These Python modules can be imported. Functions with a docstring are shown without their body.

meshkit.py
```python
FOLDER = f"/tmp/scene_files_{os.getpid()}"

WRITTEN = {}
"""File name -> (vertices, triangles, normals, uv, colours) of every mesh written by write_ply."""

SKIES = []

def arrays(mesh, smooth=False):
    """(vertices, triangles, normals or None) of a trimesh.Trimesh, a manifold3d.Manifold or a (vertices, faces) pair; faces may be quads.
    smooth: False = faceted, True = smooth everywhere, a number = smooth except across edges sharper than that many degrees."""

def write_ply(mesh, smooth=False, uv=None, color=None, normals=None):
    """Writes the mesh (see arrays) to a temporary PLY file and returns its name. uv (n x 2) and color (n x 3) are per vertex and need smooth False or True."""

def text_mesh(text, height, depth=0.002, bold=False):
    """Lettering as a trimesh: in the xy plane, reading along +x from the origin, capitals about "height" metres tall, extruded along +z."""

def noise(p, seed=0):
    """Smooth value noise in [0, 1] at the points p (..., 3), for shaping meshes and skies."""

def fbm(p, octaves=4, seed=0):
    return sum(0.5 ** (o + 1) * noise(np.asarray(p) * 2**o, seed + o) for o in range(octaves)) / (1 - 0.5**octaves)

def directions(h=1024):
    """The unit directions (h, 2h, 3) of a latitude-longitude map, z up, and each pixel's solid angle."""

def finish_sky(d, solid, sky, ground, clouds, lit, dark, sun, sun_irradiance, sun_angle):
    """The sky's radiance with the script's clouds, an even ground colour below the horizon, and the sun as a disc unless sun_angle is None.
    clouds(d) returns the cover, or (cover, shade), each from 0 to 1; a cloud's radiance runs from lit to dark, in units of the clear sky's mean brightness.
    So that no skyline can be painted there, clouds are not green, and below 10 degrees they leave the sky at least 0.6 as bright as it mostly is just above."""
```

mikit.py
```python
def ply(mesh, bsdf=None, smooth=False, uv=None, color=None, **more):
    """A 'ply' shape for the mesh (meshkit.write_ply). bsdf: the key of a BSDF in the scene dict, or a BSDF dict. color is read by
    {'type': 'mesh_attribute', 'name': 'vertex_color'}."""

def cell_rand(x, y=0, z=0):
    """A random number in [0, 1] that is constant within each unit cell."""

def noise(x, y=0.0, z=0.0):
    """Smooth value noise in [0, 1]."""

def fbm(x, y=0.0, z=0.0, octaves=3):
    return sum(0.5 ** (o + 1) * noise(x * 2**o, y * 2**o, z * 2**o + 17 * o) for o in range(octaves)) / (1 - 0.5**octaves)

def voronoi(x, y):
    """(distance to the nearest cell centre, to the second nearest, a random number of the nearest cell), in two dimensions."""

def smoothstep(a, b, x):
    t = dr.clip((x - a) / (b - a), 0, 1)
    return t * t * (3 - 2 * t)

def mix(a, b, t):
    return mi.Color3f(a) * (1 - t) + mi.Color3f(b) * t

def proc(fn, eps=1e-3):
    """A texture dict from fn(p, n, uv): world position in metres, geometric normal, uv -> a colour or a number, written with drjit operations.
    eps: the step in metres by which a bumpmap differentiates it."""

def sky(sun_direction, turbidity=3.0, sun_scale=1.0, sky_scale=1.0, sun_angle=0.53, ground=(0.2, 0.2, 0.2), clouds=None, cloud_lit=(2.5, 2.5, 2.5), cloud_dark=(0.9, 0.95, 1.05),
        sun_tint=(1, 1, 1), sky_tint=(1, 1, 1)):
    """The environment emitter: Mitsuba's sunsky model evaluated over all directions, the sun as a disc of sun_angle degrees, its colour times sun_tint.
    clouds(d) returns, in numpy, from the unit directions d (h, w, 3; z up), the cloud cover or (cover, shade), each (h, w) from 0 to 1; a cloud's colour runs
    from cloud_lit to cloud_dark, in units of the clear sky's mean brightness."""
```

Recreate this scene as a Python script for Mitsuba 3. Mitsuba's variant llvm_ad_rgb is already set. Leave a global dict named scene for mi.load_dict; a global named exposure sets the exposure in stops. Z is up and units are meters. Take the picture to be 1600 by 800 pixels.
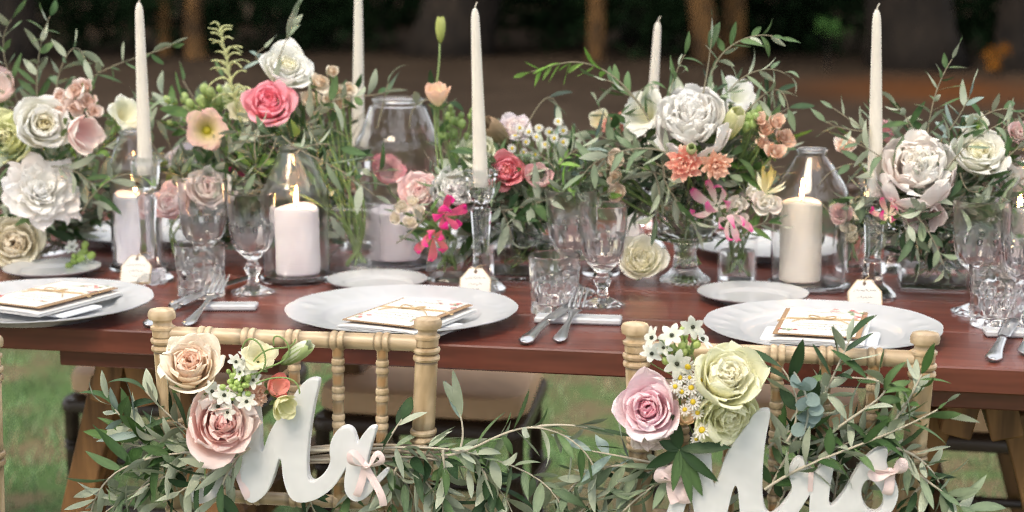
import math, numpy as np, trimesh, mitsuba as mi, drjit as dr, mikit, meshkit
from mikit import proc, ply
from mitsuba import ScalarTransform4f as T
from shapely.geometry import Polygon
rng = np.random.default_rng(7)
scene, labels = {}, {}

# ---------------------------------------------------------------- camera, sky, exposure
EYE = np.array([0, 0, 1.26]); FPX = 2600.0; PITCH = math.radians(10)
FWD = np.array([0, math.cos(PITCH), -math.sin(PITCH)]); UP = np.array([0, math.sin(PITCH), math.cos(PITCH)])
scene['camera'] = {'type': 'thinlens', 'fov': math.degrees(2 * math.atan(800 / FPX)), 'fov_axis': 'x', 'aperture_radius': 0.0080, 'focus_distance': 2.12,
                   'near_clip': 0.05, 'far_clip': 300.0, 'to_world': T().look_at(origin=EYE.tolist(), target=(EYE + FWD).tolist(), up=[0, 0, 1])}
scene['sky_light'] = mikit.sky((-0.30, -0.50, 0.80), turbidity=3, sun_scale=0.3, sun_angle=26, clouds=lambda d: 1.0, cloud_lit=(2.45, 2.5, 2.6), ground=(0.1, 0.11, 0.08))
exposure = 2.56

# ---------------------------------------------------------------- helpers
Z0 = 0.76                                        # table top
def nrm(v): v = np.asarray(v, float); return v / (np.linalg.norm(v) + 1e-12)
def ray(px, py): return FWD + np.array([1, 0, 0]) * (px - 800) / FPX + UP * (400 - py) / FPX
def P(px, py, z=Z0): d = ray(px, py); return EYE + d * (z - EYE[2]) / d[2]
E0 = P(0, 508); EX = nrm(P(1600, 578) - E0); NY = np.array([-EX[1], EX[0], 0.0]); ZZ = np.array([0, 0, 1.0])
def at(px, py, t): d = ray(px, py); return EYE + d * ((E0 - EYE) @ NY + t) / (d @ NY)     # a spot standing t metres in from the table's near edge
def size_at(p, px): return px * ((p - EYE) @ FWD) / FPX
def tab(x, y, z=0): return E0 + EX * x + NY * y + ZZ * z                              # table coordinates

used = {}
def key_of(name, parent=None):
    k = f'{parent}__{name}' if parent else name
    n = used.get(k, 0); used[k] = n + 1
    return k if n == 0 else f'{k}_{n:03d}'
def lab(k, label=None, cat=None, group=None, kind=None):
    d = {a: b for a, b in (('label', label), ('category', cat), ('group', group), ('kind', kind)) if b}
    if d: labels[k] = d
def thing(name, label, cat, group=None):
    k = key_of(name); lab(k, label, cat, group); return k
class M:
    """vertices, faces, colours joined piece by piece"""
    def __init__(s): s.v, s.f, s.c, s.n = [], [], [], 0
    def add(s, v, f, c=(1, 1, 1)):
        v = np.asarray(v, float); f = np.asarray(f, int)
        s.v.append(v); s.f.append(f + s.n); s.c.append(np.broadcast_to(np.asarray(c, float), v.shape)); s.n += len(v); return s
    def mesh(s, m, c=(1, 1, 1)): return s.add(m.vertices, m.faces, c)
    def get(s): return np.vstack(s.v), np.vstack(s.f), np.vstack(s.c)
def put(name, mesh, bsdf, parent=None, smooth=True, color=None, label=None, cat=None, group=None, kind=None, **more):
    k = key_of(name, parent)
    if isinstance(mesh, M): v, f, c = mesh.get(); mesh, color = (v, f), c
    elif isinstance(mesh, trimesh.Trimesh): mesh = (np.array(mesh.vertices), np.array(mesh.faces))
    if color is not None:
        color = np.broadcast_to(np.asarray(color, float), np.shape(mesh[0]))
        if smooth not in (True, False):
            m = trimesh.Trimesh(mesh[0], mesh[1], process=False); m = split(m, smooth, color); mesh, color = m; smooth = True
    scene[k] = ply(mesh, bsdf, smooth, color=color, **more)
    lab(k, label, cat, group, kind); return k
def split(m, angle, color):
    """split vertices so that smooth=True keeps the edges sharper than angle"""
    v, f = m.vertices, m.faces
    s = trimesh.graph.smooth_shade(m, angle=np.radians(angle), facet_minarea=None)
    from scipy.spatial import cKDTree
    return (np.array(s.vertices), np.array(s.faces)), color[cKDTree(v).query(s.vertices)[1]]
def frame(z, up=(0, 0, 1)):
    z = nrm(z); x = np.cross(up, z)
    if np.linalg.norm(x) < 1e-3: x = np.cross([0, 1, 0], z)
    x = nrm(x); return np.stack([x, np.cross(z, x), z], 1)
def xf(v, R, o): return np.asarray(v) @ np.asarray(R).T + o
def lathe(prof, n=40, mod=None, closed=True):
    prof = np.array(prof, float); th = np.arange(n) * 2 * np.pi / n
    r, z = prof[:, 0][:, None].clip(1e-6), prof[:, 1][:, None]
    rr = r * np.ones((1, n)) if mod is None else mod(r, z, th[None, :])
    v = np.stack([rr * np.cos(th), rr * np.sin(th), z * np.ones((1, n))], -1).reshape(-1, 3)
    k = len(prof); i, j = np.meshgrid(np.arange(k - 1), np.arange(n), indexing='ij'); a = i * n + j; b = i * n + (j + 1) % n
    f = np.concatenate([np.stack([a, b, b + n], -1).reshape(-1, 3), np.stack([a, b + n, a + n], -1).reshape(-1, 3)])
    m = trimesh.Trimesh(v, f, process=False)
    if m.volume < 0: m.faces = m.faces[:, ::-1]
    return m
def curve(pts, k):
    """smooth curve through the points"""
    pts = np.array(pts, float); d = np.r_[0, np.cumsum(np.linalg.norm(np.diff(pts, axis=0), axis=1) + 1e-9)]
    if len(pts) == 2: s = np.linspace(0, d[-1], k); return np.stack([np.interp(s, d, pts[:, i]) for i in range(3)], 1)
    from scipy.interpolate import CubicSpline, PchipInterpolator
    return PchipInterpolator(d, pts)(np.linspace(0, d[-1], k)) if len(pts) > 6 else CubicSpline(d, pts)(np.linspace(0, d[-1], k))
def tube(pts, rad, n=6):
    pts = np.array(pts, float); k = len(pts); rad = np.broadcast_to(np.asarray(rad, float), (k,))
    tg = np.gradient(pts, axis=0); tg /= np.linalg.norm(tg, axis=1, keepdims=True) + 1e-12
    u = np.cross(tg[0], [0.13, 0.31, 0.94]); u = nrm(u); out = []
    for i in range(k):
        u = nrm(u - tg[i] * (u @ tg[i])); w = np.cross(tg[i], u); th = np.arange(n) * 2 * np.pi / n
        out.append(pts[i] + rad[i] * (np.cos(th)[:, None] * u + np.sin(th)[:, None] * w))
    v = np.vstack(out + [pts[:1], pts[-1:]]); i, j = np.meshgrid(np.arange(k - 1), np.arange(n), indexing='ij'); a = i * n + j; b = i * n + (j + 1) % n
    f = [np.stack([a, b, b + n], -1).reshape(-1, 3), np.stack([a, b + n, a + n], -1).reshape(-1, 3)]
    j = np.arange(n); f += [np.stack([j * 0 + k * n, (j + 1) % n, j], 1), np.stack([j * 0 + k * n + 1, (k - 1) * n + j, (k - 1) * n + (j + 1) % n], 1)]
    return v, np.vstack(f)
def cbox(sx, sy, sz, ch=0.001):
    """box centred on the origin with chamfered edges"""
    p = []
    for a in (-1, 1):
        for b in (-1, 1):
            for c in (-1, 1):
                h = np.array([a * sx / 2, b * sy / 2, c * sz / 2]); s = np.array([a, b, c]) * ch
                for q in range(3): o = s.copy(); o[q] = 0; p.append(h - o)
    return trimesh.convex.convex_hull(np.array(p))
def placed(m, R=None, o=(0, 0, 0)):
    m = m.copy(); m.vertices = xf(m.vertices, np.eye(3) if R is None else R, np.asarray(o)); return m
TABR = np.stack([EX, NY, ZZ], 1)
def rotz(a): c, s = math.cos(a), math.sin(a); return np.array([[c, -s, 0], [s, c, 0], [0, 0, 1.0]])

# ---------------------------------------------------------------- materials
VC = {'type': 'mesh_attribute', 'name': 'vertex_color'}
def rgb(*c): return {'type': 'rgb', 'value': list(c)}
scene['paint'] = {'type': 'twosided', 'b': {'type': 'principled', 'base_color': VC, 'roughness': 0.55, 'specular': 0.4}}
scene['lacquer'] = {'type': 'twosided', 'b': {'type': 'principled', 'base_color': VC, 'roughness': 0.32, 'specular': 0.5}}
scene['petal'] = {'type': 'principledthin', 'base_color': VC, 'roughness': 0.65, 'diff_trans': 0.5, 'spec_trans': 0.0, 'eta': 1.3}
scene['thinleaf'] = {'type': 'principledthin', 'base_color': VC, 'roughness': 0.5, 'diff_trans': 0.5, 'spec_trans': 0.0, 'eta': 1.4}
scene['leaf'] = {'type': 'twosided', 'a': {'type': 'principled', 'base_color': VC, 'roughness': 0.48, 'specular': 0.2},
                 'b': {'type': 'principled', 'base_color': proc(lambda p, n, uv: mikit.mix((0.24, 0.29, 0.20), (0.43, 0.475, 0.375), mikit.noise(p.x * 40, p.y * 40, p.z * 40))), 'roughness': 0.7}}
scene['porcelain'] = {'type': 'roughplastic', 'diffuse_reflectance': rgb(0.75, 0.765, 0.785), 'alpha': 0.07, 'nonlinear': True}
scene['crystal'] = {'type': 'dielectric', 'int_ior': 1.52, 'ext_ior': 1.0}
scene['thin_glass'] = {'type': 'thindielectric', 'int_ior': 1.52, 'ext_ior': 1.0}
scene['water_body'] = {'type': 'dielectric', 'int_ior': 1.33, 'ext_ior': 1.0}
scene['steel'] = {'type': 'twosided', 'b': {'type': 'principled', 'base_color': rgb(0.68, 0.69, 0.70), 'metallic': 1.0, 'roughness': 0.2}}
scene['soot'] = {'type': 'diffuse', 'reflectance': rgb(0.02, 0.02, 0.02)}
def wood(dark, lite, along, across, rough, coat, boards=0.0):
    def col(p, n, uv):
        x = p.x * EX[0] + p.y * EX[1]; y = p.x * NY[0] + p.y * NY[1]; z = p.z
        if along == 'x': g = mikit.fbm(x * 3.0, y * across, z * across, 4); h = mikit.fbm(x * 14, y * across * 5, z * across * 5, 2); k = mikit.cell_rand(dr.floor(y / 0.2), 3, 1)
        elif along == 'y': g = mikit.fbm(x * across, y * 3.0, z * across, 4); h = mikit.fbm(x * across * 5, y * 10, z * across * 5, 2); k = mikit.noise(x * 3, y, z)
        else: g = mikit.fbm(x * across, y * across, z * 4.0, 4); h = mikit.fbm(x * across * 4, y * across * 4, z * 14, 2); k = mikit.noise(x * 5, y * 5, z)
        t = dr.clip((g - 0.3) * 1.7 + (h - 0.5) * 0.5 + (k - 0.5) * boards, 0, 1)
        return mikit.mix(dark, lite, t)
    return {'type': 'principled', 'base_color': proc(col), 'roughness': rough, 'specular': 0.5, 'clearcoat': coat, 'clearcoat_gloss': 0.85}
scene['mahogany'] = wood((0.080, 0.019, 0.0125), (0.205, 0.056, 0.035), 'x', 26, 0.27, 1.0, 0.3)
scene['trestle_wood'] = wood((0.10, 0.045, 0.014), (0.34, 0.175, 0.062), 'z', 45, 0.5, 0.0)
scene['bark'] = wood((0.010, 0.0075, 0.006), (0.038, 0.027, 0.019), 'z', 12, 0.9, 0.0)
scene['sun_painted_bark'] = wood((0.05, 0.028, 0.012), (0.26, 0.13, 0.036), 'z', 9, 0.9, 0.0)  # low orange sunlight on the trunks, painted into their base colour
def ground_col(p, n, uv):
    e = mikit.smoothstep(6.0, 7.6, p.y + 2.5 * (mikit.fbm(p.x * 0.5, p.y * 0.5, 3, 3) - 0.5) - p.x * 0.1)
    g = mikit.mix((0.15, 0.125, 0.075), (0.085, 0.14, 0.055), mikit.smoothstep(0.35, 0.62, mikit.fbm(p.x * 5, p.y * 5, 0, 4)))
    d = mikit.mix((0.034, 0.0255, 0.020), (0.072, 0.054, 0.041), mikit.fbm(p.x * 2.5, p.y * 2.5, 5, 4))
    q = mikit.smoothstep(0.0, 1.0, 1 - dr.sqrt(dr.square((p.x - 4.1) / 2.2) + dr.square((p.y - 16.0) / 2.6)))
    d = mikit.mix(d, (0.13, 0.05, 0.018), q * (0.5 + 0.5 * mikit.fbm(p.x * 2, p.y * 2, 9, 3)))  # patch of orange sunlight painted into the soil colour
    return mikit.mix(g, d, e)
scene['ground_soil'] = {'type': 'diffuse', 'reflectance': proc(ground_col)}

# ---------------------------------------------------------------- setting: ground, grass, far trees and shrubs
gx, gy = np.meshgrid(np.linspace(-60, 60, 121), np.linspace(-25, 130, 156), indexing='ij')
gz = 0.05 * (meshkit.fbm(np.stack([gx * 0.7, gy * 0.7, gx * 0], -1), 3) - 0.5) * (gy > 6) + 0.012 * np.clip(gy - 11, 0, 20)
i, j = np.meshgrid(np.arange(120), np.arange(155), indexing='ij'); a = i * 156 + j
put('ground', (np.stack([gx, gy, gz], -1).reshape(-1, 3), np.stack([a, a + 156, a + 157, a + 1], -1).reshape(-1, 4)), 'ground_soil', kind='structure')
nb = 42000
bx = rng.uniform(-2.4, 2.4, nb); by = rng.uniform(2.6, 7.0, nb); keep = (np.abs(bx) < by * 0.42); bx, by = bx[keep], by[keep]; nb = len(bx)
thick = np.clip(meshkit.fbm(np.stack([bx * 4, by * 4, bx * 0], -1), 3, 5) * 1.6 - 0.15, 0.15, 1.2)
h = rng.uniform(0.02, 0.07, nb) * thick; az = rng.uniform(0, 6.28, nb); ln = rng.uniform(0.2, 1.1, nb) * h; w = rng.uniform(0.0015, 0.003, nb)
base = np.stack([bx, by, np.zeros(nb) - 0.004], 1); dx = np.stack([np.cos(az), np.sin(az), az * 0], 1); dw = np.stack([-np.sin(az), np.cos(az), az * 0], 1)
tip = base + dx * ln[:, None] + ZZ * h[:, None]; mid = base + dx * (ln * 0.35)[:, None] + ZZ * (h * 0.6)[:, None]
v = np.stack([base - dw * w[:, None], base + dw * w[:, None], mid - dw * w[:, None] * 0.8, mid + dw * w[:, None] * 0.8, tip], 1).reshape(-1, 3)
o = np.arange(nb)[:, None] * 5; f = np.concatenate([o + [[0, 1, 3]], o + [[0, 3, 2]], o + [[2, 3, 4]]])
pal = np.array([[0.25, 0.38, 0.19], [0.18, 0.31, 0.14], [0.34, 0.41, 0.25], [0.50, 0.42, 0.27]]); cc = pal[rng.choice(4, nb, p=[.4, .33, .19, .08])] * rng.uniform(0.7, 1.2, (nb, 1)) * (0.35 + 1.05 * meshkit.fbm(np.stack([bx * 7, by * 5, bx * 0], -1), 3, 8)[:, None] ** 1.3 * 1.1)
put('grass', (v, f), 'thinleaf', smooth=False, color=np.repeat(cc, 5, 0), label='short pale green lawn grass under and beyond the table', cat='grass', kind='stuff')

def leaf_cloud(n, centre, rad, size, tone, seed, clumps=14):
    r = np.random.default_rng(seed); cl = r.normal(size=(clumps, 3)); cl /= np.linalg.norm(cl, axis=1, keepdims=True); cl *= r.uniform(0.35, 1, (clumps, 1)) ** 0.5
    k = r.integers(0, clumps, n); p = cl[k] * 0.8 + r.normal(size=(n, 3)) * 0.2
    p = p * np.asarray(rad) + np.asarray(centre); p[:, 2] = np.maximum(p[:, 2], 0.05)
    d = r.normal(size=(n, 3)); d /= np.linalg.norm(d, axis=1, keepdims=True); s = np.cross(d, r.normal(size=(n, 3))); s /= np.linalg.norm(s, axis=1, keepdims=True)
    L = size * r.uniform(0.6, 1.3, (n, 1)); v = np.stack([p - d * L, p + s * L * 0.4, p + d * L, p - s * L * 0.4], 1).reshape(-1, 3)
    o = np.arange(n)[:, None] * 4; f = np.concatenate([o + [[0, 1, 2]], o + [[0, 2, 3]]])
    c = np.asarray(tone) * r.uniform(0.6, 1.5, (n, 1)) * (0.75 + 0.5 * r.random((clumps, 1)))[k]
    return v, f, np.repeat(c, 4, 0)
def gpt(px, dist): d = ray(px, 200); d = d * np.array([1, 1, 0]); d /= d[1]; p = EYE + d * dist; p[2] = 0.012 * max(dist - 11, 0); return p
def tree(px, dist, rad, lean, label, bark='bark', height=6.5, crown=2.8, n=2200, stub=None):
    b = gpt(px, dist); k = thing('tree', label, 'tree'); top = b + np.array([lean, 0, stub or height * 0.62])
    pts = curve([b - ZZ * 0.1, b * 0.55 + top * 0.45 + rng.normal(size=3) * rad * 0.5, top], 12); rr = np.linspace(1.25, 0.7 if stub is None else 0.9, 12) * rad; rr[0] *= 1.25
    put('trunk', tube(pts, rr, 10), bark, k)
    if stub: return k
    for q in range(4):
        aq = q * 1.6 + rng.uniform(0, 1); e = top + np.array([math.cos(aq), math.sin(aq), 0.8]) * crown * 0.55
        put('limb', tube(curve([pts[8 + q % 3], pts[9] * 0.4 + e * 0.6 + ZZ * 0.1, e], 8), np.linspace(0.5, 0.15, 8) * rad, 6), bark, k)
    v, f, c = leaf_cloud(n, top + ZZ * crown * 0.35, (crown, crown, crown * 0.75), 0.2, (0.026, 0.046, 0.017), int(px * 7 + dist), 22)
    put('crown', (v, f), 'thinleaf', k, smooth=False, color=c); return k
tree(262, 21, 0.07, 0.05, 'slim tree with orange sunlight painted on its trunk behind the leftmost taper candle', 'sun_painted_bark')
tree(311, 20.4, 0.11, 0.0, 'short stub of a cut tree with orange sunlight painted on it just beside a slim orange trunk', 'sun_painted_bark', stub=0.72)
tree(1108, 19.5, 0.13, -0.95, 'tree with orange sunlight painted on its trunk leaning away to one side in the dark wood', 'sun_painted_bark')
tree(1140, 20.5, 0.13, 0.0, 'upright tree with orange sunlight painted on its trunk beside the leaning orange trunk', 'sun_painted_bark')
tree(930, 20, 0.09, -0.1, 'dim tree with orange sunlight painted on its trunk far behind the long arching olive branch', 'sun_painted_bark')
tree(700, 21, 0.42, 0.2, 'thick dark brown trunk far behind the centre of the table', height=8, crown=4, n=3200)
tree(1428, 19, 0.42, 0.1, 'thick dark brown trunk behind the rightmost taper candle', height=8, crown=4, n=3200)
tree(30, 20, 0.26, -0.2, 'dark trunk in the wood behind the leftmost flowers', height=7, crown=3.5, n=3000)
tree(480, 23, 0.3, -0.2, 'dark trunk in the wood behind the pale pink and white blooms', height=7, crown=3.6, n=3000)
tree(1010, 23, 0.3, 0.2, 'dark trunk between two groups of orange trunks', height=7, crown=3.6, n=3000)
tree(1250, 22.5, 0.28, 0.2, 'dark trunk in shadow above the patch of orange sunlight painted on the soil', height=7, crown=3.6, n=3000)
tree(1590, 18.5, 0.25, 0.3, 'dark trunk at the far right of the wood', height=7, crown=3.5, n=3000)
SH = ['behind the leftmost olive sprigs', 'by the slim orange trunk', 'beyond the green plume', 'behind the thick middle trunk', 'beyond the lone green bud', 'beside the tall central taper',
      'behind the arching branch', 'behind the leaning trunk', 'beside the upright orange trunk', 'in shadow over the sunlight painted on the soil', 'by the thickest right trunk', 'at the far right']
for q in range(12):
    px = -40 + q * 152 + rng.uniform(-30, 30); b = gpt(px, rng.uniform(20.5, 22.5))
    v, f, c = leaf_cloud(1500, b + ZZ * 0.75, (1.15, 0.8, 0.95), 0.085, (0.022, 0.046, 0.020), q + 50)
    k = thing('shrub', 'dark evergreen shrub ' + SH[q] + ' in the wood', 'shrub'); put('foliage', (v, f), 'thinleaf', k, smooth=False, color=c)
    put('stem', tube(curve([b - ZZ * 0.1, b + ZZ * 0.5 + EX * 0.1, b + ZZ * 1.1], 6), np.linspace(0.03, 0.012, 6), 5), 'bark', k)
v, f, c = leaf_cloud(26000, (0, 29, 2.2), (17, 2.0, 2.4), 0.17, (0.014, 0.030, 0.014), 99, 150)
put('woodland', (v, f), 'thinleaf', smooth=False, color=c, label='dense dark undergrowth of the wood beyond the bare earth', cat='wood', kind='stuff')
for px, py, d, tone, lb in ((1290, 46, 18.5, (0.06, 0.14, 0.04), 'bright green leafy bush behind the second right candle'), (1560, 90, 17.5, (0.28, 0.12, 0.025), 'small bush with orange sunlight painted on its leaves in the wood at far right')):  # orange tone: sunlight painted into the leaf colour of the second bush
    b = gpt(px, d); zc = EYE[2] + (ray(px, py)[2] / ray(px, py)[1]) * d
    v, f, c = leaf_cloud(70, (b[0], d, zc), (0.2, 0.2, 0.17), 0.06, tone, int(px), 4); k = thing('bush', lb, 'bush')
    put('foliage', (v, f), 'thinleaf', k, smooth=False, color=c); put('stem', tube(curve([b - ZZ * 0.1, np.array([b[0], d, zc])], 4), 0.012, 5), 'bark', k)

# ---------------------------------------------------------------- table on trestles
TK, TW = 0.034, 1.03
table = thing('wooden_table', 'long varnished mahogany red plank table laid for a wedding dinner', 'table')
for q in range(5):
    w5 = TW / 5; x0 = -1.1; L = 3.9
    put('plank', placed(cbox(L, w5 - 0.0016, TK, 0.0022), TABR, tab(x0 + L / 2, w5 * (q + 0.5), -TK / 2)), 'mahogany', table, smooth=False)
for pa, pb in ((95, 398), (1442, 2000)):
    xa, xb = (P(pa, 546, 0.72) - E0) @ EX, (P(pb, 590, 0.72) - E0) @ EX
    for y in (0.03, TW - 0.06): put('batten', placed(cbox(xb - xa, 0.09, 0.027, 0.002), TABR, tab((xa + xb) / 2, y + 0.045, -TK - 0.014)), 'mahogany', table, smooth=False)
def trestle(px, py, label):
    k = thing('trestle', label, 'trestle'); c = P(px, py, 0.66); t0 = (c - E0) @ NY; x0 = (c - E0) @ EX; ztop = Z0 - TK - 0.029
    for s in (-1, 1):
        R = TABR @ np.array([[math.cos(s * .22), 0, math.sin(s * .22)], [0, 1, 0], [-math.sin(s * .22), 0, math.cos(s * .22)]]).T
        zc = ztop - 0.034
        put('beam', placed(cbox(0.042, 0.92, 0.066, 0.002), R, tab(x0 + s * 0.027, t0 + 0.46, zc - Z0)), 'trestle_wood', k, smooth=False)
        for yy in (0.085, 0.84):
            a_, b_ = tab(x0 + s * 0.052, t0 + yy, ztop - 0.045 - Z0), tab(x0 + s * 0.235, t0 + yy, -Z0)
            put('leg', placed(cbox(0.045, 0.07, np.linalg.norm(b_ - a_), 0.002), np.stack([np.cross(NY, nrm(a_ - b_)), NY, nrm(a_ - b_)], 1), (a_ + b_) / 2), 'trestle_wood', k, smooth=False)
    put('tie_bar', placed(cbox(0.03, 0.92, 0.05, 0.002), TABR, tab(x0, t0 + 0.46, 0.3 - Z0)), 'trestle_wood', k, smooth=False)
trestle(193, 602, 'brown stained A frame trestle under the left part of the table')
trestle(1535, 652, 'brown stained A frame trestle under the right part of the table')

# ---------------------------------------------------------------- chairs
def ringed(z0, z1, r, rings, n=20, knob=False, step=0.012):
    zs = list(np.arange(z0, z1 - 0.001, step)) + [z1]; prof = [(r, z) for z in zs if all(abs(z - q) > 0.011 for q in rings)]
    for q in rings: prof += [(r, q - 0.0105), (r * .95, q - 0.0092), (r * 1.14, q - 0.0078), (r * 1.2, q - 0.0052), (r * 1.14, q - 0.0022), (r * .95, q), (r * 1.14, q + 0.0022), (r * 1.2, q + 0.0052), (r * 1.14, q + 0.0078), (r * .95, q + 0.0092), (r, q + 0.0105)]
    prof.sort(key=lambda x: x[1])
    if knob: prof += [(r * 1.12, z1 + .001), (r * 1.12, z1 + .004), (r * .86, z1 + .0065), (r * .82, z1 + .010), (r * .92, z1 + .0128), (r * 1.2, z1 + .0145), (r * 1.24, z1 + .018), (r * 1.22, z1 + .022), (r * 1.08, z1 + .0258), (r * .6, z1 + .0275), (1e-6, z1 + .028)]
    else: prof += [(1e-6, z1)]
    m = lathe([(1e-6, z0)] + prof, n); zz = m.vertices[:, 2]; gm = np.zeros(len(zz))
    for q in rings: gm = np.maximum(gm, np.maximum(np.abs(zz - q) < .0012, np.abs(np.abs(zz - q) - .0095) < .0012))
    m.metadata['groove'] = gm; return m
def grain(v, c0, c1, seed, axis=2, slots=None):
    s = np.array([160, 160, 160.0]); s[axis] = 9; g = meshkit.fbm(np.asarray(v) * s, 3, seed)[:, None] * 2.6 - 0.8
    big = meshkit.fbm(np.asarray(v) * np.array([20, 20, 12.0]), 2, seed + 3)[:, None]
    c = np.asarray(c0) * (1 - g) + np.asarray(c1) * g; c = c * (0.8 + 0.4 * big)
    if slots is not None: c = c * (1 - slots[:, None]) + np.array([0.30, 0.15, 0.05]) * slots[:, None]
    spot = np.clip(meshkit.fbm(np.asarray(v) * 45, 3, seed + 9)[:, None] * 3.2 - 1.7, 0, .8); c = c * (1 - spot) + np.asarray(c0) * .62 * spot
    return c.clip(0.005, 0.9)
CW, CH = 0.346, 0.828
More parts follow.
